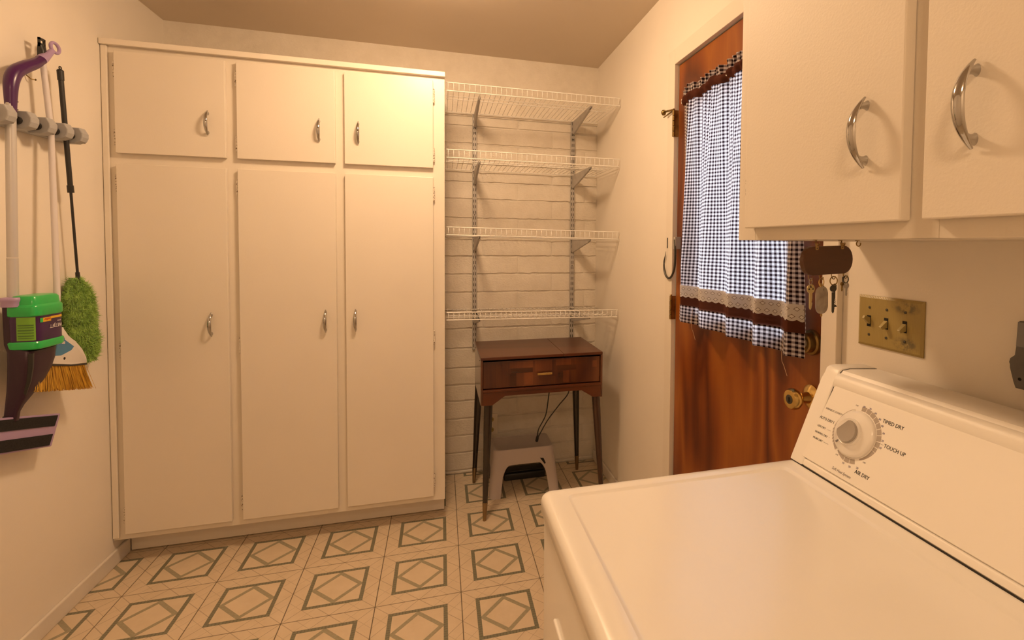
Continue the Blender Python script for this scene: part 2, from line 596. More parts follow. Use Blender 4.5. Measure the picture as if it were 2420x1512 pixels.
def text_bm(body, size, O, A, Bv, N, align='LEFT', bold=0.0, depth=0.0003, sx=1.0, shear=0.0):
    cu = bpy.data.curves.new('lettering', 'FONT')
    cu.body = body
    cu.size = size
    cu.align_x = align
    cu.bevel_depth = bold * size * 1.5
    cu.bevel_resolution = 0
    cu.extrude = depth / 2
    cu.resolution_u = 2
    cu.shear = shear
    ob = bpy.data.objects.new('lettering', cu)
    COL.objects.link(ob)
    dg = bpy.context.evaluated_depsgraph_get()
    me = bpy.data.meshes.new_from_object(ob.evaluated_get(dg))
    bpy.data.objects.remove(ob)
    bpy.data.curves.remove(cu)
    bm = bmesh.new()
    bm.from_mesh(me)
    bpy.data.meshes.remove(me)
    O, A, Bv, N = Vector(O), Vector(A), Vector(Bv), Vector(N)
    for v in bm.verts:
        c = v.co.copy()
        v.co = O + A * (c.x * sx) + Bv * c.y + N * (c.z + depth / 2)
    return bm

def struct(o, label, cat):
    o['kind'] = 'structure'
    o['label'] = label
    o['category'] = cat
    return o

# ------------------------------------------------------------------ room dimensions (metres)
XL, XR, YB, ZC = -1.289, 0.911, 2.907, 2.39
YF = -1.25
TS = 0.3048

# ------------------------------------------------------------------ floor and its tiles
bm = B(); box(bm, XL - 0.12, XR + 0.12, YF - 0.12, YB + 0.12, -0.06, -0.003)
floor = struct(add('floor', bm, 'floor_base'), 'cream vinyl tile floor with grey-green square and diamond pattern', 'floor')
full = None
TX, TY = 0.0705, 2.5123
for i in range(-6, 5):
    for j in range(-3, 14):
        cx, cy = TX + (i + 0.5) * TS, TY - (j + 0.5) * TS
        g = 0.0006
        x0, x1 = max(cx - TS / 2 + g, XL), min(cx + TS / 2 - g, XR)
        y0, y1 = max(cy - TS / 2 + g, YF), min(cy + TS / 2 - g, YB)
        if x1 - x0 < 0.004 or y1 - y0 < 0.004:
            continue
        whole = (x1 - x0) > TS - 0.003 and (y1 - y0) > TS - 0.003
        if whole and full is not None:
            inst('tile', full, floor, (cx, cy, 0))
            continue
        bm = B(); box(bm, x0, x1, y0, y1, -0.003, 0.0, 0.0008, 1)
        o = add('tile', bm, 'tile', floor, origin=(cx, cy, 0))
        if whole:
            full = o.data

# ------------------------------------------------------------------ walls, ceiling
bm = B(); box(bm, XL - 0.12, XR + 0.12, YF - 0.12, YB + 0.14, ZC, ZC + 0.1)
struct(add('ceiling', bm, 'ceiling'), 'plain tan painted ceiling', 'ceiling')
bm = B(); box(bm, XL - 0.12, XL, YF - 0.12, YB + 0.14, -0.06, ZC)
struct(add('wall_left', bm, 'wall'), 'plain cream wall at the left carrying the broom rack', 'wall')
bm = B(); box(bm, XL, XR, YF - 0.12, YF, -0.06, ZC)
struct(add('wall_front', bm, 'wall'), 'plain cream wall behind the viewer', 'wall')

DY0, DY1, DZ1 = 1.010, 1.826, 2.040          # door leaf
OY0, OY1, OZ1 = DY0 - 0.004, DY1 + 0.004, DZ1 + 0.005
bm = B()
box(bm, XR, XR + 0.12, YF - 0.12, OY0, -0.06, ZC)
box(bm, XR, XR + 0.12, OY1, YB + 0.14, -0.06, ZC)
box(bm, XR, XR + 0.12, OY0, OY1, OZ1, ZC)
struct(add('wall_right', bm, 'wall'), 'plain cream wall at the right around the wooden door', 'wall')

bm = B()
box(bm, XL, XR, YB + 0.006, YB + 0.14, -0.06, ZC)
box(bm, XL, XR, YB - 0.001, YB + 0.006, 2.045, ZC)
wall_back = struct(add('wall_back', bm, 'brick'), 'far wall of cream painted slump blocks below smooth plaster', 'wall')

# blocks of the far wall: courses and running bond
zl = [0.0, 0.022, 0.124, 0.223, 0.321, 0.424, 0.517, 0.615, 0.728, 0.841, 0.945, 1.047, 1.152, 1.254, 1.360, 1.470, 1.578, 1.674, 1.773, 1.890, 1.988, 2.045]
def brick(x0, x1, z0, z1, seed):
    bm = B()
    w, h = x1 - x0, z1 - z0
    nx = max(3, int(w / 0.022)); nz = 5 if h > 0.05 else 3
    grid = []
    for b in range(nz + 1):
        row = []
        for a in range(nx + 1):
            fa, fb = a / nx, b / nz
            x, z = x0 + w * fa, z0 + h * fb
            q = Vector((x * 9 + seed * 3.1, seed * 1.7, z * 9))
            if b in (0, nz) and h > 0.05:
                z += 0.0042 * mnoise.noise(Vector((x * 38, seed, z * 3))) + 0.002 * mnoise.noise(Vector((x * 110, seed, z * 3)))
            if a in (0, nx):
                x += 0.0025 * mnoise.noise(Vector((z * 30, seed, x * 3)))
            edge = min(fa * w, (1 - fa) * w, fb * h, (1 - fb) * h)
            d = 0.0064 if edge > 0.0015 else 0.0
            d += 0.0028 * mnoise.noise(q) * (1 if edge > 0.0015 else 0.3)
            if b == nz - 1 or b == 1: d += 0.0010 * mnoise.noise(Vector((x * 60, seed, z * 40)))
            row.append(bm.verts.new((x, YB + 0.005 - d, z)))
        grid.append(row)
    # push the inner row close to the border so the edge is a rounded lip
    for b in range(nz + 1):
        for a in range(nx + 1):
            v = grid[b][a]
            if b == 1: v.co.z = grid[0][a].co.z + 0.0032
            if b == nz - 1: v.co.z = grid[nz][a].co.z - 0.0032
    for b in range(nz):
        for a in range(nx):
            bm.faces.new((grid[b][a], grid[b][a + 1], grid[b + 1][a + 1], grid[b + 1][a]))
    for row_ in (grid[0], grid[nz]):
        pass
    o = add('brick', bm, 'brick', wall_back, smooth=32, recalc=False)
    return o
seed = 1
BX0, BX1 = 0.012, XR
for k in range(len(zl) - 1):
    z0, z1 = zl[k] + 0.0036, zl[k + 1] - 0.0036
    if z1 - z0 < 0.01: z0, z1 = zl[k] + 0.002, zl[k + 1] - 0.002
    off = 0.430 if k % 2 == 0 else 0.634
    cuts = [BX0] + [off + 0.405 * t for t in range(-2, 3) if BX0 + 0.015 < off + 0.405 * t < BX1 - 0.02] + [BX1]
    for a, b in zip(cuts, cuts[1:]):
        brick(a + 0.0018, b - 0.0018, z0, z1, seed)
        seed += 1

# baseboards
bm = B(); box(bm, XL, XL + 0.012, YF, 2.527, 0.0, 0.062, 0.004)
struct(add('baseboard_left', bm, 'base'), 'low cream baseboard along the left wall', 'baseboard')
bm = B(); box(bm, XR - 0.012, XR, OY1 + 0.065, YB - 0.006, 0.0, 0.06, 0.004)
struct(add('baseboard_right', bm, 'base'), 'low cream baseboard between the door and the block wall', 'baseboard')

# ------------------------------------------------------------------ door and casing
CXI = XR - 0.018
tr = new_root('trim_1', 'cream flat casing around the wooden door', 'trim', (XR, 1.418, 0), kind='structure')
bm = B(); box(bm, CXI, XR, OY0 - 0.050, OY0, 0, OZ1 + 0.062, 0.002); add('casing_board', bm, 'trim', tr)
bm = B(); box(bm, CXI, XR, OY1, OY1 + 0.060, 0, OZ1 + 0.062, 0.002); add('casing_board', bm, 'trim', tr)
bm = B(); box(bm, CXI, XR, OY0, OY1, OZ1, OZ1 + 0.062, 0.002); add('casing_board', bm, 'trim', tr)
bm = B(); box(bm, XR + 0.045, XR + 0.12, OY0, OY0 + 0.012, 0, OZ1); box(bm, XR + 0.045, XR + 0.12, OY1 - 0.012, OY1, 0, OZ1); box(bm, XR + 0.045, XR + 0.12, OY0 + 0.012, OY1 - 0.012, OZ1 - 0.012, OZ1)
add('door_stop', bm, 'trim', tr)

door = new_root('door_1', 'varnished reddish-brown wooden door with a curtained window', 'door', (XR + 0.02, 1.418, 0), kind='structure')
WY0, WY1, WZ0, WZ1 = 1.12, 1.645, 1.085, 1.84
bm = B()
dx0, dx1 = XR + 0.001, XR + 0.042
box(bm, dx0, dx1, DY0, WY0, 0.008, DZ1)
box(bm, dx0, dx1, WY1, DY1, 0.008, DZ1)
box(bm, dx0, dx1, WY0, WY1, 0.008, WZ0)
box(bm, dx0, dx1, WY0, WY1, WZ1, DZ1)
add('slab', bm, 'door_wood', door)
bm = B(); box(bm, XR + 0.020, XR + 0.024, WY0, WY1, WZ0, WZ1); add('pane', bm, 'pane', door)
for (a, b, c, d) in ((WY0 - 0.012, WY1 + 0.012, WZ0 - 0.012, WZ0), (WY0 - 0.012, WY1 + 0.012, WZ1, WZ1 + 0.012), (WY0 - 0.012, WY0, WZ0, WZ1), (WY1, WY1 + 0.012, WZ0, WZ1)):
    bm = B(); box(bm, XR - 0.006, XR + 0.001, a, b, c, d, 0.001); add('glazing_bead', bm, 'door_wood', door)
def door_hinge(zc, h=0.098, stop=False):
    o = None
    bm = B()
    n = 5
    for k in range(n):
        z0 = zc - h / 2 + h * k / n
        lathe(bm, [(0.0045, 0.0004), (0.0055, 0.0012), (0.0055, h / n - 0.0012), (0.0045, h / n - 0.0004)], (CXI - 0.002, OY1 - 0.001, z0), (0, 0, 1), 14)
    lathe(bm, [(0.004, 0), (0.005, 0.002), (0.003, 0.006)], (CXI - 0.002, OY1 - 0.001, zc + h / 2), (0, 0, 1), 12)
    box(bm, CXI + 0.001, XR + 0.0005, OY1 - 0.003, OY1 - 0.001, zc - h / 2, zc + h / 2)
    o = add('hinge', bm, 'old_brass', door, smooth=40)
    if stop:
        bm = B()
        z = zc + h / 2 + 0.002
        tube(bm, [(CXI - 0.002, OY1, z), (CXI - 0.012, OY1 + 0.035, z + 0.003), (CXI - 0.016, OY1 + 0.055, z + 0.002)], 0.004, 10)
        lathe(bm, [(0.004, 0), (0.011, 0.003), (0.012, 0.010), (0.009, 0.014)], (CXI - 0.014, OY1 + 0.052, z + 0.001), (-0.5, 0.8, 0.1), 14)
        tube(bm, [(CXI - 0.006, OY1 + 0.012, z - 0.006), (CXI - 0.010, OY1 + 0.05, z - 0.012), (CXI - 0.010, OY1 + 0.075, z - 0.013)], 0.0025, 8)
        add('hinge_pin_stop', bm, 'old_brass', door, smooth=50)
door_hinge(1.812, 0.105, True)
door_hinge(1.076, 0.095)
door_hinge(0.22, 0.095)
# knob
kn = B()
lathe(kn, [(0.002, -0.001), (0.031, -0.001), (0.032, 0.004), (0.024, 0.010), (0.015, 0.014), (0.0125, 0.030), (0.013, 0.036), (0.020, 0.042), (0.0265, 0.052), (0.027, 0.060), (0.023, 0.068), (0.012, 0.069), (0.001, 0.067)], (XR, 1.050, 0.942), (-1, 0, 0), 32)
knob = add('knob', kn, 'brass', door, smooth=35)
bm = B(); lathe(bm, [(0.0115, 0.0), (0.0115, 0.003), (0.009, 0.0035)], (XR - 0.067, 1.050, 0.942), (-1, 0, 0), 20); box(bm, XR - 0.0735, XR - 0.070, 1.0475, 1.0525, 0.936, 0.948)
add('key_cylinder', bm, 'dark_steel', knob, smooth=35)
db = B()
lathe(db, [(0.002, -0.001), (0.032, -0.001), (0.033, 0.005), (0.031, 0.010), (0.026, 0.012), (0.025, 0.028), (0.022, 0.031), (0.020, 0.029), (0.002, 0.029)], (XR, 1.052, 1.083), (-1, 0, 0), 32)
dbo = add('deadbolt', db, 'old_brass', door, smooth=35)
bm = B(); lathe(bm, [(0.012, 0), (0.012, 0.003), (0.009, 0.004)], (XR - 0.029, 1.052, 1.083), (-1, 0, 0), 20); box(bm, XR - 0.036, XR - 0.033, 1.050, 1.054, 1.077, 1.089)
add('key_cylinder', bm, 'steel', dbo, smooth=35)

# ------------------------------------------------------------------ chrome pull handle
def pull(parent, C, out, side, L=0.100, mat='chrome'):
    """arched pull, vertical, centre C on the door face, out = outward normal, side = width direction."""
    C, out, side = Vector(C), Vector(out), Vector(side)
    up = Vector((0, 0, 1))
    rings = []
    n = 18
    for i in range(n + 1):
        t = -1 + 2 * i / n
        h = 0.004 + 0.023 * (1 - abs(t) ** 2.2)
        w = 0.0020 + 0.0055 * (1 - abs(t) ** 2.0) ** 0.8
        th = 0.0014 + 0.0026 * (1 - abs(t) ** 2)
        p = C + up * (t * L / 2) + out * h
        # local normal
        dh = -0.023 * 2.2 * abs(t) ** 1.2 * math.copysign(1, t) / (L / 2)
        tan = (up + out * dh).normalized()
        nor = side.cross(tan).normalized()
        if nor.dot(out) < 0: nor = -nor
        ring = []
        for k in range(12):
            a = 2 * PI * k / 12
            ring.append(p + side * (math.cos(a) * w) + nor * (math.sin(a) * th * (1.3 if math.sin(a) > 0 else 0.7)))
        rings.append(ring)
    bm = B()
    loft(bm, rings)
    for sgn in (-1, 1):
        zt = sgn * 0.039
        rr = []
        for (hh, ww, hl, dz) in ((0.0, 0.0045, 0.0075, 0.0), (0.003, 0.0036, 0.0060, 0.0), (0.008, 0.0030, 0.0045, -0.001), (0.0135, 0.0028, 0.0050, -0.002)):
            ring = []
            for k in range(12):
                a = 2 * PI * k / 12
                ring.append(C + out * hh + side * (math.cos(a) * ww) + up * (zt + sgn * dz + math.sin(a) * hl))
            rr.append(ring)
        loft(bm, rr)
    return add('handle', bm, mat, parent, smooth=50)

def knuckle(parent, x, y, z, out, h=0.058):
    """painted butt hinge showing its knuckle at a door edge."""
    bm = B()
    n = 5
    for k in range(n):
        lathe(bm, [(0.0035, 0.0003), (0.0042, 0.001), (0.0042, h / n - 0.001), (0.0035, h / n - 0.0003)], (x, y, z - h / 2 + h * k / n), (0, 0, 1), 10)
    lathe(bm, [(0.003, 0), (0.004, 0.002), (0.0015, 0.005)], (x, y, z + h / 2), (0, 0, 1), 10)
    lathe(bm, [(0.003, 0), (0.004, 0.002), (0.0015, 0.005)], (x, y, z - h / 2), (0, 0, -1), 10)
    return add('hinge', bm, 'cab_chip', parent, smooth=40)

def chip_mat():
    n = NT('chipped_hinge_paint')
    co = n.coords()
    v = n.noise(co, 160, 2)
    n.base(n.mix(n.m('GREATER_THAN', v, 0.58), (0.77, 0.70, 0.60), (0.16, 0.10, 0.06)))
    n.set(rough=0.45)
    return n.mat
M['cab_chip'] = chip_mat()

# ------------------------------------------------------------------ tall storage cabinet
FY = 2.435
cab = new_root('storage_cabinet', 'tall cream built-in cabinet with six flat doors and chrome pulls', 'cabinet', (-0.636, 2.67, 0))
bm = B()
box(bm, XL + 0.001, XL + 0.019, FY + 0.018, YB - 0.002, 0.10, 2.098)
box(bm, -0.004, 0.014, FY + 0.018, YB - 0.002, 0.10, 2.098)
box(bm, XL + 0.019, -0.004, YB - 0.012, YB - 0.002, 0.10, 2.098)
add('carcass', bm, 'cab', cab)
bm = B(); box(bm, XL + 0.001, 0.014, FY + 0.001, YB - 0.002, 2.098, 2.116); add('top_board', bm, 'cab', cab)
bm = B(); box(bm, XL + 0.019, -0.004, FY + 0.018, YB - 0.012, 0.10, 0.118); add('bottom_board', bm, 'cab', cab)
for (a, b) in ((XL + 0.001, -1.228), (-0.872, -0.813), (-0.458, -0.400), (-0.046, 0.015)):
    bm = B(); box(bm, a, b, FY, FY + 0.018, 0.102, 2.098); add('stile', bm, 'cab', cab)
for (a, b, c, d) in ((XL + 0.001, 0.015, 0.102, 0.146), (XL + 0.001, 0.015, 1.616, 1.690), (XL + 0.001, 0.015, 2.060, 2.098)):
    bm = B(); box(bm, a, b, FY + 0.0004, FY + 0.0176, c, d); add('rail', bm, 'cab', cab)
bm = B(); box(bm, XL + 0.002, 0.018, FY - 0.020, FY - 0.0004, 2.095, 2.118, 0.002); add('top_moulding', bm, 'trim', cab)
bm = B(); box(bm, XL + 0.002, XL + 0.023, FY - 0.010, FY - 0.0004, 0.112, 2.0945, 0.003); add('scribe_strip', bm, 'trim', cab)
bm = B(); box(bm, XL + 0.013, 0.012, 2.528, 2.545, 0.005, 0.100); add('toe_kick', bm, 'trim', cab)
DX = ((-1.240, -0.863), (-0.822, -0.448), (-0.410, -0.036))
HT = (-0.924, -0.510, -0.353)
HL_ = (-0.924, -0.4915, -0.3695)
for row in (0, 1):
    for c in range(3):
        x0, x1 = DX[c]
        z0, z1 = ((1.674, 2.074), (0.130, 1.631))[row]
        bm = B(); box(bm, x0, x1, FY - 0.0195, FY - 0.001, z0, z1, 0.0018)
        d = add('door', bm, 'cab', cab)
        hx = (HT, HL_)[row][c]
        pull(d, (hx, FY - 0.0195, (1.8125, 0.979)[row]), (0, -1, 0), (1, 0, 0))
        ex = x0 - 0.003 if c < 2 else x1 + 0.003
        for z in ((2.005, 1.735) if row == 0 else (1.555, 0.885, 0.205)):
            knuckle(d, ex, FY - 0.012, z, None)

# ------------------------------------------------------------------ upper cabinet over the dryer
UX, UY1, UY0, UZ0, UZ1 = 0.606, 0.925, 0.060, 1.339, 2.13
uc = new_root('wall_cabinet', 'cream wall cabinet over the dryer with chrome arched pulls', 'cabinet', (0.76, 0.49, UZ0))
bm = B()
box(bm, UX + 0.018, XR - 0.001, UY1 - 0.018, UY1, UZ0, UZ1)
box(bm, UX + 0.018, XR - 0.001, UY0, UY0 + 0.018, UZ0, UZ1)
box(bm, XR - 0.010, XR - 0.001, UY0 + 0.018, UY1 - 0.018, UZ0, UZ1)
box(bm, UX + 0.018, XR - 0.010, UY0 + 0.018, UY1 - 0.018, UZ1 - 0.018, UZ1)
add('carcass', bm, 'cab_matte', uc)
bm = B(); box(bm, UX + 0.018, XR - 0.010, UY0 + 0.018, UY1 - 0.018, UZ0 + 0.001, UZ0 + 0.016); add('bottom_board', bm, 'cab_matte', uc)
UD = ((0.5235, 0.8760), (0.1400, 0.4925))
for (a, b) in ((0.868, UY1), (0.484, 0.532), (UY0, 0.150)):
    bm = B(); box(bm, UX, UX + 0.018, a, b, UZ0, UZ1); add('stile', bm, 'cab_matte', uc)
for (c, d) in ((UZ0, 1.372), (2.06, UZ1)):
    bm = B(); box(bm, UX + 0.0004, UX + 0.0176, UY0, UY1, c, d); add('rail', bm, 'cab_matte', uc)
for (y0, y1), hy in zip(UD, (0.582, 0.430)):
    bm = B(); box(bm, UX - 0.0195, UX - 0.001, y0, y1, 1.3625, 2.075, 0.0018)
    d = add('door', bm, 'cab_matte', uc)
    pull(d, (UX - 0.0195, hy, 1.490), (-1, 0, 0), (0, 1, 0))
    ex = y1 + 0.003 if hy > 0.5 else y0 - 0.003
    for z in (1.44, 1.99):
        knuckle(d, UX - 0.012, ex, z, None, 0.05)

# ------------------------------------------------------------------ ceiling lamp and added fill lamp
def lamp(pos, label, strength, name):
    t = new_root('ceiling_or_fill_light', label, 'light', (pos[0], pos[1], ZC))
    bm = B(); lathe(bm, [(0.002, 0), (0.142, 0.001), (0.145, 0.014), (0.138, 0.020), (0.002, 0.021)], (pos[0], pos[1], ZC), (0, 0, -1), 40)
    add('canopy', bm, 'wire', t, smooth=40)
    bm = B()
    R0, H = 0.130, 0.088
    lathe(bm, [(R0 * math.cos(a) ** 0.8, 0.0205 + H * math.sin(a)) for a in [PI / 2 * k / 12 for k in range(13)]], (pos[0], pos[1], ZC), (0, 0, -1), 40)
    add('glass_dome', bm, globe_mat(name, strength), t, smooth=60)
    bm = B(); lathe(bm, [(0.010, 0), (0.009, 0.004), (0.004, 0.012), (0.001, 0.014)], (pos[0], pos[1], ZC - 0.0205 - H), (0, 0, -1), 16)
    add('finial', bm, 'brass', t, smooth=40)
lamp(LAMP_POS, 'white glass dome ceiling light in front of the cabinet', LAMP_STRENGTH, 'lit_globe')
lamp(FILL_LAMP_POS, 'added fill light behind the viewer, built as a white glass dome', FILL_LAMP_STRENGTH, 'fill_globe_rear')  # unseen fill lamp, added to raise the overall brightness

# ------------------------------------------------------------------ wire shelves on standards
SY0, SY1 = 2.488, 2.888
SX0, SX1 = 0.024, 0.902
def wire_mesh():
    bm = B()
    pts = [(0, 0, 0.0330), (0, 0, 0.006), (0, 0.0008, 0.0022), (0, 0.004, 0.0), (0, 0.4, 0.0)]
    tube(bm, pts, 0.0013, 5)
    me = bpy.data.meshes.new('cross_wire')
    bmesh.ops.recalc_face_normals(bm, faces=bm.faces)
    bm.to_mesh(me); bm.free()
    me.materials.append(M['wire'])
    me.polygons.foreach_set('use_smooth', [True] * len(me.polygons))
    return me
WIRE = wire_mesh()
def rail_mesh(r, L):
    bm = B(); tube(bm, [(0, 0, 0), (L, 0, 0)], r, 8)
    me = bpy.data.meshes.new('rail')
    bmesh.ops.recalc_face_normals(bm, faces=bm.faces)
    bm.to_mesh(me); bm.free()
    me.materials.append(M['wire'])
    me.polygons.foreach_set('use_smooth', [True] * len(me.polygons))
    me.set_sharp_from_angle(angle=math.radians(50))
    return me
RAIL = rail_mesh(0.0027, SX1 - SX0)
RAIL_S = rail_mesh(0.0022, SX1 - SX0 - 0.03)
shelf_spec = [(2.060, 0.000, 'top'), (1.743, 0.000, 'second'), (1.366, 0.011, 'third'), (0.953, 0.010, 'lowest')]
words = {'top': 'topmost white wire shelf, beside the cabinet top moulding',
         'second': 'second white wire shelf from the top on the block wall',
         'third': 'third white wire shelf from the top, seen almost edge-on',
         'lowest': 'lowest white wire shelf, just above the wooden sewing table'}
for z, tilt, nm in shelf_spec:
    s = new_root('wire_shelf', words[nm], 'shelf', ((SX0 + SX1) / 2, SY1, z), group='wire shelves beside the cabinet')
    n = 35
    for k in range(n):
        inst('cross_wire', WIRE, s, (SX0 + 0.008 + (SX1 - SX0 - 0.016) * k / (n - 1), SY0, z))
    for (me, y, dz, dx) in ((RAIL, SY0, 0.0335, 0), (RAIL, SY0 + 0.004, -0.004, 0), (RAIL_S, SY0 + 0.093, -0.0036, 0), (RAIL_S, SY0 + 0.144, -0.0036, 0), (RAIL, SY1, -0.004, 0)):
        inst('rail', me, s, (SX0 + dx, y, z + dz))
    s.rotation_euler = (0, tilt / (SX1 - SX0) , 0)

STX = (0.182, 0.755)
for q, x in enumerate(STX):
    st = new_root('shelf_standard', ('slotted grey steel standard next to the cabinet', 'slotted grey steel standard next to the right-hand corner')[q], 'shelf standard', (x, YB, 0.72), group='shelf standards')
    bm = B(); box(bm, x - 0.0125, x + 0.0125, YB - 0.015, YB - 0.002, 0.72, 2.056, 0.0015)
    add('channel', bm, 'steel', st)
    bm = B()
    z = 0.735
    while z < 2.04:
        for sx in (-0.0055, 0.0055):
            box(bm, x + sx - 0.0016, x + sx + 0.0016, YB - 0.0154, YB - 0.0145, z, z + 0.017)
        z += 0.0317
    add('slots', bm, 'dark_hole', st, kind='stuff')
    for z in (0.90, 1.49, 1.95, 1.20):
        bm = B(); lathe(bm, [(0.0032, 0), (0.003, 0.002), (0.001, 0.003)], (x, YB - 0.015, z), (0, -1, 0), 10)
        add('screw', bm, 'dark_steel', st, smooth=40)
for zi, (z, tilt, nm) in enumerate(shelf_spec):
    for q, x in enumerate(STX):
        zz = z - 0.0075 - tilt / (SX1 - SX0) * (x - (SX0 + SX1) / 2)
        lab = 'grey steel bracket under the %s wire shelf, %s' % ({'top': 'topmost', 'second': 'second', 'third': 'third', 'lowest': 'lowest'}[nm], ('nearer the cabinet', 'nearer the right-hand wall')[q])
        br = new_root('shelf_bracket', lab, 'bracket', (x, YB - 0.014, zz - 0.07), group='shelf brackets')
        poly = [(0, 0), (0.375, 0), (0.375, -0.010), (0.34, -0.014), (0.012, -0.074), (0.0, -0.074)]
        for side in (-0.0050, 0.0034):
            bm = B(); prism(bm, poly, (x + side, YB - 0.016, zz), (0, -1, 0), (0, 0, 1), (1, 0, 0), 0.0016)
            add('side_plate', bm, 'steel', br)
        bm = B()
        prism(bm, [(0.02, -0.0755), (0.345, -0.016), (0.345, -0.0135), (0.02, -0.073)], (x - 0.0050, YB - 0.016, zz), (0, -1, 0), (0, 0, 1), (1, 0, 0), 0.0100)
        add('web', bm, 'steel', br)

# wall outlet plate low on the block wall
op = new_root('outlet_plate', 'cream outlet plate low on the block wall behind the stool', 'outlet', (0.278, YB - 0.006, 0.275))
bm = B(); box(bm, 0.243, 0.315, YB - 0.012, YB - 0.001, 0.215, 0.336, 0.002); add('plate', bm, 'trim', op)
for dz in (0.030, -0.030):
    bm = B(); lathe(bm, [(0.014, 0), (0.014, 0.002), (0.012, 0.0025)], (0.279, YB - 0.012, 0.2755 + dz), (0, -1, 0), 18); rc = add('receptacle', bm, 'ivory', op, smooth=40)
    bm = B(); box(bm, 0.273, 0.275, YB - 0.0152, YB - 0.0143, 0.273 + dz, 0.281 + dz); box(bm, 0.283, 0.285, YB - 0.0152, YB - 0.0143, 0.273 + dz, 0.281 + dz); add('contact_slots', bm, 'dark_hole', rc)

# ------------------------------------------------------------------ sewing table
tx0, tx1, ty0, ty1 = 0.177, 0.780, 2.360, 2.774
tb = new_root('sewing_table', 'dark mahogany sewing table with tapered black legs and one drawer', 'table', (0.478, 2.567, 0))
split = tx0 + 0.402
bm = B(); box(bm, tx0, split - 0.0006, ty0, ty1, 0.776, 0.790, 0.002); add('top_leaf', bm, 'table_wood', tb)
bm = B(); box(bm, split + 0.0006, tx1, ty0, ty1, 0.776, 0.790, 0.002); add('top_leaf', bm, 'table_wood', tb)
bm = B(); box(bm, tx0, tx0 + 0.010, ty0 + 0.002, ty1, 0.561, 0.7755, 0.001); add('side_panel', bm, 'table_side', tb)
bm = B(); box(bm, tx1 - 0.010, tx1, ty0 + 0.002, ty1, 0.561, 0.7755, 0.001); add('side_panel', bm, 'table_side', tb)
bm = B(); box(bm, tx0 + 0.010, tx1 - 0.010, ty1 - 0.012, ty1, 0.600, 0.7755); add('back_panel', bm, 'table_side', tb)
bm = B(); box(bm, tx0 + 0.010, tx1 - 0.010, ty0 + 0.030, ty1 - 0.012, 0.603, 0.612); add('bottom_panel', bm, 'table_side', tb)
bm = B(); box(bm, tx0 + 0.012, tx1 - 0.012, ty0 + 0.012, ty0 + 0.030, 0.638, 0.766, 0.0015)
dr = add('drawer_front', bm, 'table_front', tb)
for (X0, X1, Y0, Y1, mt) in ((615, 1035, 10, 125, 'veneer_light'), (640, 1035, 130, 205, 'veneer_dark'), (615, 735, 215, 430, 'veneer_dark'), (740, 875, 215, 430, 'veneer_mid'), (880, 1035, 215, 430, 'veneer_light'),
        (1075, 1390, 10, 200, 'veneer_light'), (1050, 1450, 300, 425, 'veneer_mid'), (1460, 1750, 10, 115, 'veneer_light'), (1490, 1850, 120, 205, 'veneer_dark'), (1510, 1595, 215, 430, 'veneer_dark'), (1600, 1715, 215, 430, 'veneer_light'), (1745, 1830, 215, 430, 'veneer_mid'), (2160, 2245, 60, 180, 'veneer_light')):
    vx0, vx1 = tx0 + 0.012 + (X0 - 150) / 2155 * 0.579, tx0 + 0.012 + (X1 - 150) / 2155 * 0.579
    bm = B(); box(bm, vx0, vx1, ty0 + 0.0114, ty0 + 0.013, 0.763 - Y1 * 0.124 / 450, 0.763 - Y0 * 0.124 / 450); add('veneer_block', bm, mt, dr)
bm = B(); box(bm, 0.447, 0.520, ty0 - 0.004, ty0 + 0.004, 0.692, 0.703, 0.002); box(bm, 0.452, 0.458, ty0 + 0.003, ty0 + 0.013, 0.694, 0.700); box(bm, 0.509, 0.515, ty0 + 0.003, ty0 + 0.013, 0.694, 0.700)
add('handle', bm, 'brass', dr)
bm = B(); prism(bm, [(tx0 + 0.010, 0.634), (tx0 + 0.010, 0.622), (tx1 - 0.010, 0.622), (tx1 - 0.010, 0.634)], (0, ty0 - 0.002, 0), (1, 0, 0), (0, 0, 1), (0, 1, 0), 0.020, 0.002); add('ledge', bm, 'table_wood', tb)
bm = B(); prism(bm, [(tx0 + 0.010, 0.561), (tx0 + 0.055, 0.561), (tx0 + 0.115, 0.602), (tx1 - 0.110, 0.602), (tx1 - 0.050, 0.564), (tx1 - 0.010, 0.564), (tx1 - 0.010, 0.6215), (tx0 + 0.010, 0.6215)], (0, ty0 + 0.001, 0), (1, 0, 0), (0, 0, 1), (0, 1, 0), 0.016)
add('apron', bm, 'table_wood', tb)
bm = B()
for y in (ty0 + 0.06, ty1 - 0.05):
    lathe(bm, [(0.0035, 0), (0.003, 0.0015)], (tx0, y, 0.765), (-1, 0, 0), 10)
add('hinge_screws', bm, 'dark_steel', tb)
legs = [((0.217, 2.392, 0.60), (0.197, 2.377, 0), 'leg'), ((0.752, 2.392, 0.60), (0.790, 2.377, 0), 'leg_brown'), ((0.198, 2.742, 0.60), (0.172, 2.778, 0), 'leg'), ((0.742, 2.742, 0.60), (0.768, 2.790, 0), 'leg')]
for a, b, mt in legs:
    a, b = Vector(a), Vector(b)
    j = b + (a - b) * 0.145
    bm = B(); tube(bm, [a, a + (j - a) * 0.3, j], [0.0210, 0.0195, 0.0120], 18)
    lg = add('leg', bm, mt, tb, smooth=40)
    bm = B(); tube(bm, [j + (a - b) * 0.004, j, b + (a - b) * 0.02, b + Vector((0, 0, 0.0))], [0.0125, 0.0128, 0.0088, 0.0080], 18)
    add('ferrule', bm, 'ferrule', lg, smooth=40)

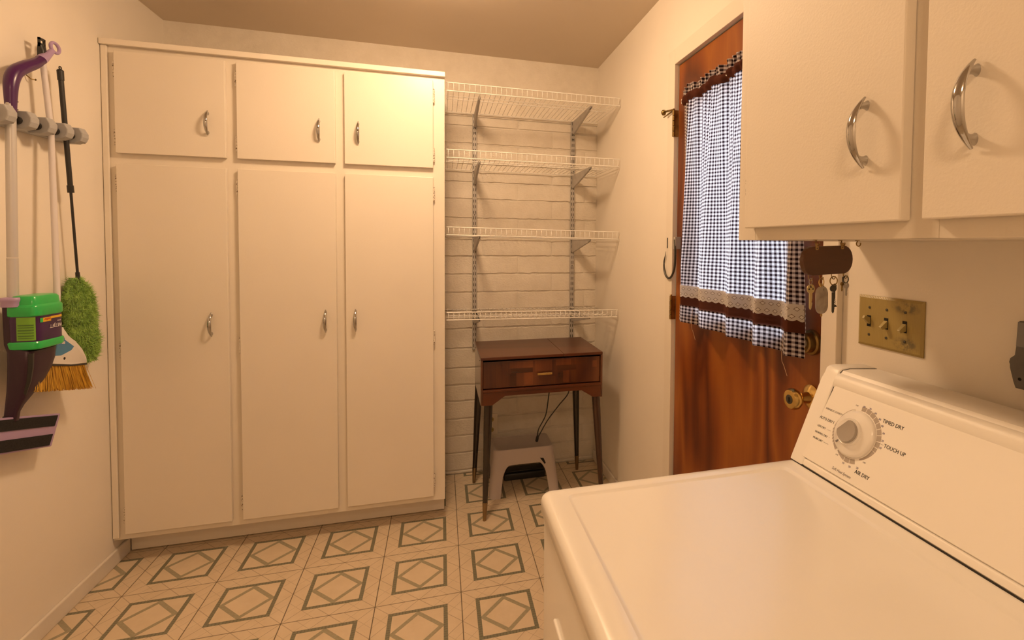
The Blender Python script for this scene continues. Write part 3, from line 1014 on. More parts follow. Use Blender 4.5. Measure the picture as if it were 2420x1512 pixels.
# ------------------------------------------------------------------ step stool
stl = new_root('step_stool', 'low grey-mauve plastic step stool under the sewing table', 'stool', (0.42, 2.70, 0))
def stool_body():
    bm = B()
    N = 240
    b0 = (0.238, 0.612, 2.560, 2.846)
    t0 = (0.262, 0.588, 2.606, 2.806)
    H = 0.226
    def ring(rect, r):
        pts = []
        x0, x1, y0, y1 = rect
        per = [((x0 + r, y0), (x1 - r, y0)), ((x1, y0 + r), (x1, y1 - r)), ((x1 - r, y1), (x0 + r, y1)), ((x0, y1 - r), (x0, y0 + r))]
        arcs = [((x1 - r, y0 + r), -PI / 2), ((x1 - r, y1 - r), 0), ((x0 + r, y1 - r), PI / 2), ((x0 + r, y0 + r), PI)]
        q = N // 4
        ns = q - 8
        for s in range(4):
            (a, b) = per[s]
            for k in range(ns):
                t = k / ns
                pts.append((a[0] + (b[0] - a[0]) * t, a[1] + (b[1] - a[1]) * t, s, t))
            (c, st) = arcs[s]
            for k in range(8):
                an = st + PI / 2 * k / 8
                pts.append((c[0] + r * math.cos(an), c[1] + r * math.sin(an), s, 1.0 + k))
        return pts
    rb, rtp = ring(b0, 0.030), ring(t0, 0.030)
    def cut(s, t):
        if t > 1.0: return 0.0
        lo, hi, top = (0.085, 0.915, 0.158) if s in (0, 2) else (0.14, 0.86, 0.13)
        if t <= lo or t >= hi: return 0.0
        e = min(t - lo, hi - t) / 0.15
        return top * (0.45 + 0.55 * (1 - (1 - e) ** 2) ** 0.5) if e < 1 else top
    def shell(off, flip):
        cols = []
        for a, b in zip(rb, rtp):
            z0 = cut(a[2], a[3])
            cx, cy = 0.425, 2.705
            col = []
            for k in range(5):
                z = z0 + (H - z0) * k / 4
                f = z / H
                x, y = a[0] + (b[0] - a[0]) * f, a[1] + (b[1] - a[1]) * f
                d = Vector((x - cx, y - cy)); d.normalize()
                col.append(bm.verts.new((x - d.x * off, y - d.y * off, z)))
            cols.append(col)
        n = len(cols)
        for i in range(n):
            A, Bc = cols[i], cols[(i + 1) % n]
            for k in range(4):
                f = (A[k], Bc[k], Bc[k + 1], A[k + 1])
                bm.faces.new(f if not flip else tuple(reversed(f)))
        return cols
    o = shell(0, False)
    i = shell(0.005, True)
    n = len(o)
    for k in range(n):
        j = (k + 1) % n
        bm.faces.new((o[k][0], i[k][0], i[j][0], o[j][0]))
    # rim and flare along the lower edge
    top = [o[k][4] for k in range(n)]
    ring2 = [bm.verts.new((v.co.x + (0.425 - v.co.x) * 0.03, v.co.y + (2.705 - v.co.y) * 0.03, H + 0.008)) for v in top]
    ring3 = [bm.verts.new((v.co.x + (0.425 - v.co.x) * 0.09, v.co.y + (2.705 - v.co.y) * 0.09, H + 0.009)) for v in top]
    ring4 = [bm.verts.new((v.co.x + (0.425 - v.co.x) * 0.11, v.co.y + (2.705 - v.co.y) * 0.11, H + 0.006)) for v in top]
    for A, Bc in ((top, ring2), (ring2, ring3), (ring3, ring4)):
        for k in range(n):
            j = (k + 1) % n
            bm.faces.new((A[k], A[j], Bc[j], Bc[k]))
    bm.faces.new(ring4)
    return bm
add('body', stool_body(), 'stool', stl, smooth=45, recalc=True)
bm = B()
prism(bm, [(0.508, 0.180), (0.527, 0.178), (0.539, 0.152), (0.533, 0.146)], (0, 2.5985 - 0.003, 0.0), (1, 0, 0), (0, -0.18, 1), (0, -1, 0), 0.004)
for v in bm.verts:
    v.co.y = 2.560 + (2.606 - 2.560) * v.co.z / 0.226 - 0.0012 - (0.001 if v.co.y < 2.56 else 0.0)
add('slot', bm, 'dark_hole', stl)

bc = new_root('black_oblong', 'low black case on the floor beneath the step stool', 'case', (0.46, 2.76, 0))  # low black form standing for an unidentified dark shape
bm = B(); box(bm, 0.335, 0.570, 2.745, 2.825, 0.0, 0.040, 0.008, 3); add('oblong_body', bm, 'black_plastic', bc, smooth=40)
bm = B(); box(bm, 0.345, 0.560, 2.755, 2.815, 0.0405, 0.052, 0.005, 3); add('oblong_top', bm, 'black_plastic', bc, smooth=40)

# cord hanging from the table down to the stool
cd = new_root('power_cord', 'looped black power cord hanging from the sewing table onto the stool', 'cord', (0.507, 2.672, 0.236))
bm = B()
tube(bm, smooth_path([(0.575, 2.60, 0.604), (0.560, 2.615, 0.52), (0.546, 2.63, 0.40), (0.512, 2.655, 0.315), (0.507, 2.670, 0.262)]), 0.0032, 8)
tube(bm, smooth_path([(0.676, 2.60, 0.604), (0.668, 2.615, 0.515), (0.618, 2.63, 0.445), (0.560, 2.65, 0.36), (0.512, 2.672, 0.262)]), 0.0032, 8)
add('cable', bm, 'cord', cd, smooth=60)
bm = B(); tube(bm, [(0.509, 2.670, 0.275), (0.508, 2.671, 0.262), (0.505, 2.674, 0.243), (0.504, 2.675, 0.2385)], [0.004, 0.0085, 0.0085, 0.006], 10)
add('plug', bm, 'black_plastic', cd, smooth=40)

# ------------------------------------------------------------------ dryer
dx0, dx1, dy0, dy1, dz = 0.168, 0.880, 0.137, 0.860, 0.890
dy = new_root('dryer', 'white enamel clothes dryer with a round timer dial on its console', 'dryer', (0.52, 0.50, 0))
bm = B(); box(bm, dx0 + 0.006, dx1, dy0 + 0.004, dy1 - 0.004, 0.012, 0.850, 0.010, 3); add('cabinet_body', bm, 'enamel', dy, smooth=40)
for (x, y) in ((dx0 + 0.06, dy0 + 0.06), (dx0 + 0.06, dy1 - 0.06), (dx1 - 0.06, dy0 + 0.06), (dx1 - 0.06, dy1 - 0.06)):
    bm = B(); lathe(bm, [(0.018, 0.0), (0.018, 0.010), (0.008, 0.012), (0.008, 0.020)], (x, y, 0.0), (0, 0, 1), 14); add('foot', bm, 'black_plastic', dy)
# top panel with a shallow pressed field
bm = B()
def rloop(x0, x1, y0, y1, r, z):
    return [Vector((a, b, z)) for a, b in rrect(x0, x1, y0, y1, r, 6)]
rings = [rloop(dx0 + 0.003, dx1, dy0 + 0.003, dy1 - 0.003, 0.014, 0.852), rloop(dx0, dx1, dy0, dy1, 0.016, 0.857), rloop(dx0, dx1, dy0, dy1, 0.016, 0.876),
         rloop(dx0 + 0.0015, dx1, dy0 + 0.0015, dy1 - 0.0015, 0.016, 0.882), rloop(dx0 + 0.0055, dx1, dy0 + 0.0055, dy1 - 0.0055, 0.014, 0.887), rloop(dx0 + 0.011, dx1 - 0.002, dy0 + 0.011, dy1 - 0.011, 0.012, 0.8893), rloop(dx0 + 0.018, dx1 - 0.004, dy0 + 0.018, dy1 - 0.018, 0.010, 0.890),
         rloop(dx0 + 0.041, 0.660, dy0 + 0.030, dy1 - 0.031, 0.012, 0.890), rloop(dx0 + 0.043, 0.658, dy0 + 0.032, dy1 - 0.033, 0.011, 0.8892), rloop(dx0 + 0.047, 0.654, dy0 + 0.036, dy1 - 0.037, 0.009, 0.8868), rloop(dx0 + 0.050, 0.651, dy0 + 0.039, dy1 - 0.040, 0.008, 0.8863)]
loft(bm, rings)
add('top_panel', bm, 'enamel', dy, smooth=50)
# front panel edge line and door
bm = B(); box(bm, dx0 + 0.001, dx0 + 0.007, dy0 + 0.070, dy1 - 0.110, 0.22, 0.735, 0.003, 3); add('door', bm, 'enamel', dy, smooth=40)
# console: side profile swept along y
CP0 = Vector((0.692, 0, 0.8915)); CT = Vector((0.083, 0, 0.187)).normalized(); CN = Vector((-CT.z, 0, CT.x)); CS = Vector((0, -1, 0))
def cpt(s, t, off=0.0):
    return Vector((0.692, 0.857, 0.893)) + CS * s + CT * t + CN * off
def console_profile(kind):
    # (t along slope, off normal) then top and back, as xz pairs
    base = [cpt(0, -0.0015, 0), cpt(0, 0.176, 0)] if kind == 'cap' else [cpt(0, -0.0015, -0.0015), cpt(0, 0.166, -0.0015)]
    pts = [(p.x, p.z) for p in base]
    if kind == 'cap':
        pts += [(0.772, 1.066), (0.776, 1.075), (0.784, 1.0795), (0.80, 1.0805), (0.868, 1.0765), (0.8795, 1.068), (0.8795, 0.8912)]
    else:
        pts += [(0.7675, 1.0508), (0.7700, 1.059), (0.7742, 1.0690), (0.782, 1.0765), (0.80, 1.0785), (0.868, 1.0745), (0.8795, 1.066), (0.8795, 0.8912)]
    return pts
def sweep(prof, y0, y1, bev):
    bm = B()
    lo = [bm.verts.new((x, y0, z)) for x, z in prof]
    hi = [bm.verts.new((x, y1, z)) for x, z in prof]
    n = len(prof)
    f0 = bm.faces.new(lo); f1 = bm.faces.new(list(reversed(hi)))
    for i in range(n):
        j = (i + 1) % n
        bm.faces.new((lo[i], hi[i], hi[j], lo[j]))
    bmesh.ops.recalc_face_normals(bm, faces=bm.faces)
    if bev: bmesh.ops.bevel(bm, geom=list(f1.edges) + list(f0.edges), offset=bev, segments=3, affect='EDGES', profile=0.5)
    return bm
con = add('console', sweep(console_profile('body'), dy0 + 0.042, 0.8165, 0), 'console', dy, smooth=25)
add('seam', sweep([(x - 0.0005, z + 0.0007) for x, z in console_profile('body')], 0.8164, 0.8174, 0), 'seam', con)
add('end_cap', sweep(console_profile('cap'), 0.8176, 0.857, 0.005), 'console', con, smooth=40)
add('end_cap', sweep(console_profile('cap'), dy0 + 0.003, dy0 + 0.041, 0.005), 'console', con, smooth=40)
# raised rim over the control panel
bm = B()
pts = [cpt(0.0405, 0.170, 0.0), cpt(0.683, 0.170, 0.0)]
A = [cpt(0.0400, 0.1660, -0.0015), cpt(0.0400, 0.1715, 0.0030), cpt(0.0400, 0.1800, 0.0040), cpt(0.0400, 0.1880, 0.0035), cpt(0.0400, 0.1960, -0.0010), cpt(0.0400, 0.199, -0.012)]
A += [cpt(0.0400, 0.185, -0.020)]
loft(bm, [A, [p + CS * 0.640 for p in A]])
add('top_rim', bm, 'console', con, smooth=50)
bm = B()
A = [cpt(0.0400, -0.0005, -0.0015), cpt(0.0400, 0.0005, 0.0016), cpt(0.0400, 0.0100, 0.0022), cpt(0.0400, 0.0125, 0.0008), cpt(0.0400, 0.0135, -0.0020)]
loft(bm, [A, [p + CS * 0.640 for p in A]])
add('bottom_rim', bm, 'console', con, smooth=50)
# printed panel
bm = B(); prism(bm, [(0.0315, 0.0150), (0.690, 0.0150), (0.690, 0.1690), (0.0475, 0.1690), (0.0440, 0.1660), (0.0310, 0.0200)], cpt(0, 0, 0.0), CS, CT, CN, 0.0012)
panel = add('control_panel', bm, 'panel_print', con)
# dark joint under the console
bm = B(); box(bm, 0.690, 0.694, dy0 + 0.01, 0.852, 0.8900, 0.8915); add('joint_line', bm, 'seam', con)
# dial
DC = (0.1268, 0.0975)
dc = cpt(DC[0], DC[1], 0.0012)
bm = B(); lathe(bm, [(0.001, 0.0), (0.0425, 0.0), (0.0428, 0.003), (0.0415, 0.006), (0.038, 0.0085), (0.027, 0.012), (0.025, 0.0135), (0.0245, 0.0175), (0.0235, 0.0190), (0.0225, 0.0185), (0.001, 0.018)], dc, CN, 48)
dial = add('timer_dial', bm, 'dial', dy, smooth=35)
# D-shaped grip
bm = B()
gp = []
for k in range(40):
    a = 2 * PI * k / 40
    gx, gy = 0.0205 * math.cos(a), 0.0205 * math.sin(a)
    cut = -0.0085
    d = gx * math.cos(2.50) + gy * math.sin(2.50)
    if d > 0.0140:
        gx -= (d - 0.0140) * math.cos(2.50); gy -= (d - 0.0140) * math.sin(2.50)
    gp.append((gx, gy))
def gring(sc, h):
    return [dc + CS * (p[0] * sc) + CT * (p[1] * sc) + CN * h for p in gp]
loft(bm, [gring(1.0, 0.0182), gring(1.0, 0.0215), gring(0.96, 0.0235), gring(0.82, 0.0228)])
add('dial_grip', bm, 'dial_grip', dial, smooth=35)
bm = B()
pa = Vector((math.cos(-2.3), math.sin(-2.3)))
pb = Vector((-pa.y, pa.x))
prism(bm, [(pa.x * r + pb.x * w, pa.y * r + pb.y * w) for r, w in ((0.0290, -0.0012), (0.0355, -0.0012), (0.0355, 0.0012), (0.0290, 0.0012))], dc + CN * 0.0088, CS, CT, CN, 0.0030)
add('pointer_mark', bm, 'ink_grey', dial)
# printed ring sectors
def sector(a0, a1, r0, r1, mat, name='scale_band', r0b=None, r1b=None):
    bm = B()
    n = max(2, int(abs(a1 - a0) / 0.08))
    poly = []
    for k in range(n + 1):
        a = a0 + (a1 - a0) * k / n
        rr = r1 + ((r1b - r1) * k / n if r1b else 0)
        poly.append((math.cos(a) * rr, math.sin(a) * rr))
    for k in range(n, -1, -1):
        a = a0 + (a1 - a0) * k / n
        rr = r0 + ((r0b - r0) * k / n if r0b else 0)
        poly.append((math.cos(a) * rr, math.sin(a) * rr))
    prism(bm, poly, cpt(DC[0], DC[1], 0.0012), CS, CT, CN, 0.0003)
    return add(name, bm, mat, panel)
D2R = PI / 180
edges = [97, 84, 71, 58, 45, 32, 19, 6, -7]
for a, b in zip(edges, edges[1:]):
    sector((a - 0.8) * D2R, (b + 0.8) * D2R, 0.0445, 0.0530, 'ink_tan')
sector(-8 * D2R, -16 * D2R, 0.0445, 0.0520, 'ink_tan')
sector(-17 * D2R, -55 * D2R, 0.0445, 0.0515, 'ink_tan', r1b=0.0470)
for a, b in ((-66, -80), (-80, -94), (-94, -120)):
    sector((a - 0.8) * D2R, (b + 0.8) * D2R, 0.0445, 0.0530 if a > -90 else 0.0520, 'ink_tan', r1b=0.0525 if a > -90 else 0.0470)
for a, b in ((160, 184), (184, 191), (191, 198), (198, 205), (205, 212), (212, 219), (219, 236)):
    sector((a + 0.7) * D2R, (b - 0.7) * D2R, 0.0445, 0.0490 if a > 160 else 0.0465, 'ink_tan', r1b=0.0505 if a > 160 else 0.0490)
sector(185 * D2R, 217 * D2R, 0.0430, 0.0440, 'ink_blue')
sector(112 * D2R, 158 * D2R, 0.0462, 0.0467, 'ink_tan')
sector(112 * D2R, 158 * D2R, 0.0440, 0.0444, 'ink_tan')
def lab(body, s, t, size, mat='ink', bold=0.0, align='LEFT', sx=1.0, shear=0.0):
    bm = text_bm(body, size, cpt(s, t, 0.0012), CS, CT, CN, align, bold, 0.0003, sx, shear)
    add('lettering', bm, mat, panel)
lab('TIMED DRY', 0.1690, 0.1372, 0.0092, bold=0.005, sx=0.88)
lab('TOUCH UP', 0.1876, 0.0980, 0.0092, bold=0.005, sx=0.88)
lab('AIR DRY', 0.1530, 0.0355, 0.0092, bold=0.005, sx=0.88)
lab('AUTO DRY I', 0.0375, 0.0985, 0.0075, bold=0.004, sx=0.88)
lab('WRINKLE GUARD I', 0.0430, 0.1195, 0.0056, mat='ink_grey', sx=0.90, shear=0.2)
lab('LESS DRY', 0.0395, 0.0818, 0.0054, bold=0.002, sx=0.95)
lab('NORMAL DRY', 0.0390, 0.0690, 0.0054, bold=0.002, sx=0.95)
lab('MORE DRY', 0.0395, 0.0568, 0.0054, bold=0.002, sx=0.95)
lab('Soft Heat System', 0.1060, 0.0220, 0.0072, mat='ink_grey', sx=0.86, shear=0.25)
for body, s, t in (('80', 0.1245, 0.1500), ('70', 0.1375, 0.1505), ('60', 0.1505, 0.1465), ('50', 0.1625, 0.1395), ('40', 0.1715, 0.1300), ('30', 0.1785, 0.1190), ('20', 0.1815, 0.1065), ('10', 0.1820, 0.0940), ('10', 0.1240, 0.0405), ('20', 0.1390, 0.0400), ('30', 0.1545, 0.0445)):
    lab(body, s + 0.0005, t - 0.001, 0.0050, mat='ink_blue', bold=0.004, align='CENTER')
for s, t in ((0.1095, 0.1480), (0.1060, 0.0490), (0.1640, 0.0590)):
    lab('OFF', s, t - 0.001, 0.0036, mat='ink_grey', align='CENTER')
for (s0, s1, t0, t1) in ((0.0660, 0.0735, 0.0838, 0.0838), (0.0755, 0.0775, 0.0712, 0.0712), (0.0670, 0.0795, 0.0588, 0.0588), (0.1775, 0.1865, 0.1010, 0.1010)):
    bm = B(); prism(bm, [(s0, t0 - 0.00025), (s1, t1 - 0.00025), (s1, t1 + 0.00025), (s0, t0 + 0.00025)], cpt(0, 0, 0.0012), CS, CT, CN, 0.0003)
    add('pointer_line', bm, 'ink_grey', panel)

# ------------------------------------------------------------------ switch plate
sp = new_root('switch_plate', 'yellowed ivory three-gang switch plate with grimy smears', 'light switch', (XR - 0.003, 0.827, 1.165))
bm = B()
y0, y1, z0, z1 = 0.748, 0.906, 1.1095, 1.2205
loft(bm, [[(XR - 0.0005, y0, z0), (XR - 0.0005, y1, z0), (XR - 0.0005, y1, z1), (XR - 0.0005, y0, z1)],
          [(XR - 0.003, y0, z0), (XR - 0.003, y1, z0), (XR - 0.003, y1, z1), (XR - 0.003, y0, z1)],
          [(XR - 0.0060, y0 + 0.005, z0 + 0.005), (XR - 0.0060, y1 - 0.005, z0 + 0.005), (XR - 0.0060, y1 - 0.005, z1 - 0.005), (XR - 0.0060, y0 + 0.005, z1 - 0.005)]])
add('plate', bm, 'plate', sp)
for q, (y, up_) in enumerate(((0.876, True), (0.832, False), (0.788, False))):
    zc = 1.165
    bm = B(); box(bm, XR - 0.0066, XR - 0.0058, y - 0.0050, y + 0.0050, zc - 0.012, zc + 0.012); sl = add('toggle_slot', bm, 'dark_hole', sp)
    bm = B()
    sg = 1 if up_ else -1
    a = Vector((XR - 0.004, y, zc)); d = Vector((-1, 0, 0.55 * sg)).normalized()
    w = Vector((0, 1, 0)); h = d.cross(w)
    rr = []
    for (l, hw, hh) in ((0.0, 0.0042, 0.0072), (0.007, 0.0038, 0.0058), (0.018, 0.0032, 0.0036), (0.0195, 0.0026, 0.0028)):
        p = a + d * l
        rr.append([p + w * hw + h * hh, p - w * hw + h * hh, p - w * hw - h * hh, p + w * hw - h * hh])
    loft(bm, rr)
    add('toggle', bm, 'ivory', sl, smooth=None)
    for zz in (1.1945, 1.1350):
        bm = B(); lathe(bm, [(0.0030, 0), (0.0028, 0.0012), (0.0012, 0.0018)], (XR - 0.0058, y - 0.001, zz), (-1, 0, 0), 12); add('screw', bm, 'dark_steel', sp, smooth=40)

# ------------------------------------------------------------------ dark holder at the right edge
wh = new_root('wall_holder', 'dark grey plastic holder screwed to the wall above the dryer console', 'wall holder', (XR, 0.545, 1.10))
half = [(0.029, 0.109), (0.0305, 0.052), (0.040, 0.047), (0.0415, 0.040), (0.037, 0.032), (0.031, 0.010), (0.0305, 0.0)]
poly = [(-a, b) for a, b in half] + [(a, b) for a, b in reversed(half)]
bm = B(); prism(bm, poly, (XR - 0.0005, 0.545, 1.101), (0, -1, 0), (0, 0, 1), (-1, 0, 0), 0.018, 0.002); add('bracket_body', bm, 'dark_grey_plastic', wh)
bm = B(); prism(bm, [(-0.0285, 0.108), (-0.030, 0.068), (0.030, 0.068), (0.0285, 0.108)], (XR - 0.0185, 0.545, 1.101), (0, -1, 0), (0, 0, 1), (-1, 0, 0), 0.003, 0.001); add('face_plate', bm, 'mid_grey_plastic', wh)
for (a, b) in ((-0.024, 0.016), (-0.008, 0.018), (0.008, 0.018), (0.024, 0.016), (-0.008, 0.007), (0.008, 0.007)):
    bm = B(); lathe(bm, [(0.0025, 0), (0.0025, 0.0008)], (XR - 0.0184, 0.545 - a, 1.101 + b), (-1, 0, 0), 12); add('screw_hole', bm, 'dark_hole', wh)

# ------------------------------------------------------------------ curtain on the door
CZT, CZB = 1.902, 1.046
CYA, CYB = 1.700, 1.040       # far and near edges
CURX = 0.866
def pleat_phase(s):
    return 5.15 * s + 0.16 * math.sin(5.1 * s + 0.8) + 0.06 * math.sin(11 * s) + 0.12
def saw(ph, rise=0.30):
    """-1..1: short camera-side facet, long return."""
    f = ph - math.floor(ph)
    def ss(t): return t * t * (3 - 2 * t)
    return -1 + 2 * (0.35 * (f / rise) + 0.65 * ss(f / rise)) if f < rise else 1 - 2 * (0.35 * ((f - rise) / (1 - rise)) + 0.65 * ss((f - rise) / (1 - rise)))
def fold(s, z):
    """s 0..1 across; returns (x, y) of the cloth at height z (gather at the rod, deep soft pleats below)."""
    g = max(0.0, min(1.0, (CZT - 0.045 - z) / 0.60))
    ph2 = 2 * PI * (15.5 * s + 0.4 * math.sin(4.0 * s))
    x = CURX + (0.008 + 0.020 * g) * saw(pleat_phase(s) + 0.05 * math.sin(z * 5 + 3 * s)) + 0.0060 * (1 - g) ** 1.5 * math.sin(ph2)
    drift = (0.012 * math.sin(3 * s + 1.0) + 0.010 * math.sin(7.3 * s)) * g
    y = CYA + (CYB - CYA) * s + drift * (4 * s * (1 - s))
    y += 0.018 * g * (1 - s) - 0.004 * g * s
    return x, y
ARCU = [0.0]
for k_ in range(1, 601):
    (xa, ya), (xb, yb) = fold((k_ - 1) / 600, 1.35), fold(k_ / 600, 1.35)
    ARCU.append(ARCU[-1] + math.hypot(xb - xa, yb - ya))
def arc_u(s):
    t = min(599.999, max(0.0, s * 600))
    k_ = int(t)
    return ARCU[k_] + (ARCU[k_ + 1] - ARCU[k_]) * (t - k_)
CU_LEN = ARCU[-1]
def strip(z_lo, z_hi, nz, off=0.0, nu=300, scallop=None, top_ruffle=False, s0=0.0, s1=1.0):
    bm = B()
    uvl = bm.loops.layers.uv.new('UVMap')
    grid, uvs = [], []
    for b in range(nz + 1):
        row, ur = [], []
        for a in range(nu + 1):
            s = s0 + (s1 - s0) * a / nu
            f = b / nz
            lo = z_lo
            sag = -0.005 * saw(pleat_phase(s))
            zl_, zh = lo, z_hi
            if scallop:
                zl_ = lo - scallop[0] * abs(math.sin(PI * arc_u(s) / scallop[1]))
            z = zl_ + (zh - zl_) * f
            zz = z
            if z < 1.3: zz = z + sag * (1.3 - z) / 0.25
            if top_ruffle:
                x, y = fold(s, CZT)
                ruf = math.sin(2 * PI * (34 * s + 0.5 * math.sin(9 * s)))
                x += -0.004 + 0.0065 * ruf * (0.25 + f)
                y += 0.004 * f * math.cos(2 * PI * (34 * s))
                zz += 0.003 * f * math.sin(2 * PI * (11 * s)) + 0.004 * f * mnoise.noise(Vector((s * 30, 2, 0)))
            else:
                x, y = fold(s, zz)
            row.append(bm.verts.new((x - off, y, zz)))
            ur.append((arc_u(s), z))
        grid.append(row); uvs.append(ur)
    for b in range(nz):
        for a in range(nu):
            f = bm.faces.new((grid[b][a], grid[b][a + 1], grid[b + 1][a + 1], grid[b + 1][a]))
            for l, (p, q) in zip(f.loops, ((b, a), (b, a + 1), (b + 1, a + 1), (b + 1, a))):
                l[uvl].uv = uvs[p][q]
    return bm
cur = new_root('curtain', 'brown and white gingham curtain with lace trim over the door window', 'curtain', (CURX, 1.37, CZB))
add('cloth_panel', strip(1.112, 1.858, 60), 'gingham', cur, smooth=180, recalc=False)
add('ruffle_heading', strip(1.872, CZT, 6, 0.0, 420, top_ruffle=True), 'gingham', cur, smooth=180, recalc=False)
bm = B()
grid = []
for b in range(7):
    row = []
    for a in range(421):
        s = a / 420
        t = b / 6
        x, y = fold(s, CZT)
        puff = math.sin(PI * t)
        ruf = math.sin(2 * PI * (26 * s + 0.6 * math.sin(7 * s)))
        x += -0.004 - puff * (0.008 + 0.004 * ruf)
        z = 1.847 + 0.031 * t + 0.003 * math.sin(2 * PI * 9 * s)
        row.append(bm.verts.new((x, y + 0.004 * (0.5 - s), z)))
    grid.append(row)
for b in range(6):
    for a in range(420):
        bm.faces.new((grid[b][a], grid[b][a + 1], grid[b + 1][a + 1], grid[b + 1][a]))
add('ribbon_band', bm, 'brown_cloth', cur, smooth=180, recalc=False)
add('lace_trim', strip(1.142, 1.181, 6, 0.0035, 340, scallop=(0.005, 0.019)), 'lace', cur, smooth=180, recalc=False)
add('hem_ribbon', strip(1.104, 1.178, 6, 0.0020), 'brown_cloth', cur, smooth=180, recalc=False)
add('gingham_hem', strip(CZB, 1.108, 6, 0.0030), 'gingham', cur, smooth=180, recalc=False)
for (y, z0) in ((1.565, 1.043), (1.085, 1.040)):
    bm = B(); tube(bm, smooth_path([(CURX - 0.02, y, z0 + 0.06), (CURX - 0.022, y, z0), (CURX - 0.018, y - 0.004, z0 - 0.02), (CURX - 0.015, y - 0.014, z0 - 0.045)]), 0.0006, 5); add('loose_thread', bm, 'thread', cur)
rod = new_root('curtain_rod', 'thin white rod carrying the gingham curtain', 'curtain rod', (0.872, 1.37, 1.868))
bm = B(); tube(bm, [(0.8685, 1.715, 1.8655), (0.8685, 1.030, 1.8655)], 0.0032, 10); add('rod', bm, 'wire', rod, smooth=40)
for y in (1.713, 1.032):
    bm = B(); box(bm, 0.8655, XR, y - 0.003, y + 0.003, 1.857, 1.874, 0.001); add('rod_bracket', bm, 'wire', rod)

# ------------------------------------------------------------------ big steel hook on the jamb
hk = new_root('steel_hook', 'large dark steel J-shaped hook hanging on the door jamb', 'hook', (XR - 0.03, 1.84, 1.19))
bm = B()
hx = XR - 0.024
tube(bm, smooth_path([(hx, 1.792, 1.350), (hx, 1.790, 1.318), (hx, 1.789, 1.270), (hx, 1.797, 1.230), (hx, 1.820, 1.202), (hx, 1.846, 1.194), (hx, 1.872, 1.204), (hx, 1.888, 1.230), (hx, 1.889, 1.258), (hx, 1.879, 1.285), (hx, 1.873, 1.302)], 5), [0.0045] * 15 + [0.0042] * 20 + [0.0040, 0.0038, 0.0036, 0.0034, 0.0030, 0.0034, 0.0032, 0.0028, 0.0024, 0.0020, 0.0016, 0.0013, 0.0010, 0.0008, 0.0006, 0.0004], 10)
add('shank', bm, 'dark_steel', hk, smooth=60)
bm = B(); box(bm, hx - 0.002, XR - 0.001, 1.786, 1.802, 1.312, 1.360, 0.001); lathe(bm, [(0.003, 0), (0.002, 0.003)], (hx - 0.002, 1.794, 1.346), (-1, 0, 0), 10); lathe(bm, [(0.003, 0), (0.002, 0.003)], (hx - 0.002, 1.794, 1.324), (-1, 0, 0), 10)
add('clip_plate', bm, 'steel', hk)
bm = B(); box(bm, CXI - 0.003, CXI, 1.868, 1.873, 1.315, 1.358, 0.001)
add('slot_plate', bm, 'dark_steel', label='short dark vertical metal slot on the casing above the hook tip', cat='slot plate')

# ------------------------------------------------------------------ key rack and keys under the wall cabinet
RC = Vector((0.722, 0.802, 1.3005))
ra = math.radians(8)
RA = Vector((math.cos(ra), math.sin(ra), 0.0)); RA = (RA + Vector((0, 0, 0.03))).normalized()
RN = Vector((0, 0, 1)).cross(RA).normalized() * -1
RN = RA.cross(Vector((0, 0, 1))).normalized()      # towards the viewer (-y)
RB = RN.cross(RA) * -1
RB = Vector((0, 0, 1)) - RA * RA.z; RB.normalize()
kr = new_root('key_rack', 'dark brown wooden key rack with rounded ends under the wall cabinet', 'key rack', tuple(RC))
poly = []
for (ca, sgn) in ((0.043, 1), (-0.043, -1)):
    for k in range(13):
        t = -PI / 2 + PI * k / 12
        poly.append((ca + sgn * 0.0245 * math.cos(t) * 1.0, sgn * 0.0275 * math.sin(t)))
bm = B(); prism(bm, poly, RC - RN * 0.005, RA, RB, RN, 0.010, 0.0018); add('board', bm, 'rack_wood', kr)
for a in (-0.033, 0.036):
    bm = B(); prism(bm, rrect(a - 0.0038, a + 0.0038, 0.0205, 0.0335, 0.0025, 4), RC + RN * 0.005, RA, RB, RN, 0.0012); tab = add('hanger_tab', bm, 'clear_tab', kr)
    bm = B(); lathe(bm, [(0.0013, 0), (0.001, 0.0006)], RC + RN * 0.0062 + RA * a + RB * 0.024, RN, 10); add('tab_rivet', bm, 'dark_steel', tab)
for a in (-0.049, -0.020, 0.013, 0.046):
    bm = B(); p = RC + RA * a - RB * 0.0275
    tube(bm, smooth_path([p + RB * 0.004, p - RB * 0.004, p - RB * 0.009 + RN * 0.003, p - RB * 0.009 + RN * 0.007, p - RB * 0.004 + RN * 0.009], 4), 0.0009, 6); add('hook', bm, 'old_brass', kr, smooth=60)
for q, (px, py, words_) in enumerate(((RC + RA * -0.033).xy[:] + ('brass cup hook under the cabinet holding the key rack, left one',), (RC + RA * 0.036).xy[:] + ('brass cup hook under the cabinet holding the key rack, right one',), (0.792, 0.800, 'empty brass cup hook under the cabinet right of the key rack'))):
    ch = new_root('cup_hook', words_, 'hook', (px, py, UZ0), group='cup hooks under the cabinet')
    bm = B(); dn = (0, 0, -1)
    ztop = UZ0 + 0.001
    p = Vector((px, py, ztop))
    pts = [p, p + Vector((0, 0, -0.003)), p + Vector((-0.003, -0.001, -0.006)), p + Vector((-0.0025, -0.002, -0.0105)), p + Vector((0.002, -0.003, -0.0115)), p + Vector((0.005, -0.003, -0.008)), p + Vector((0.0045, -0.003, -0.005))]
    if q < 2:
        pts = [v + RN * 0.003 for v in pts]; pts[0] = p
    tube(bm, smooth_path(pts, 4), 0.0011, 8)
    lathe(bm, [(0.0045, 0.0), (0.004, 0.0012), (0.001, 0.0016)], (px, py, UZ0 + 0.001), dn, 12)
    add('wire', bm, 'old_brass', ch, smooth=60)

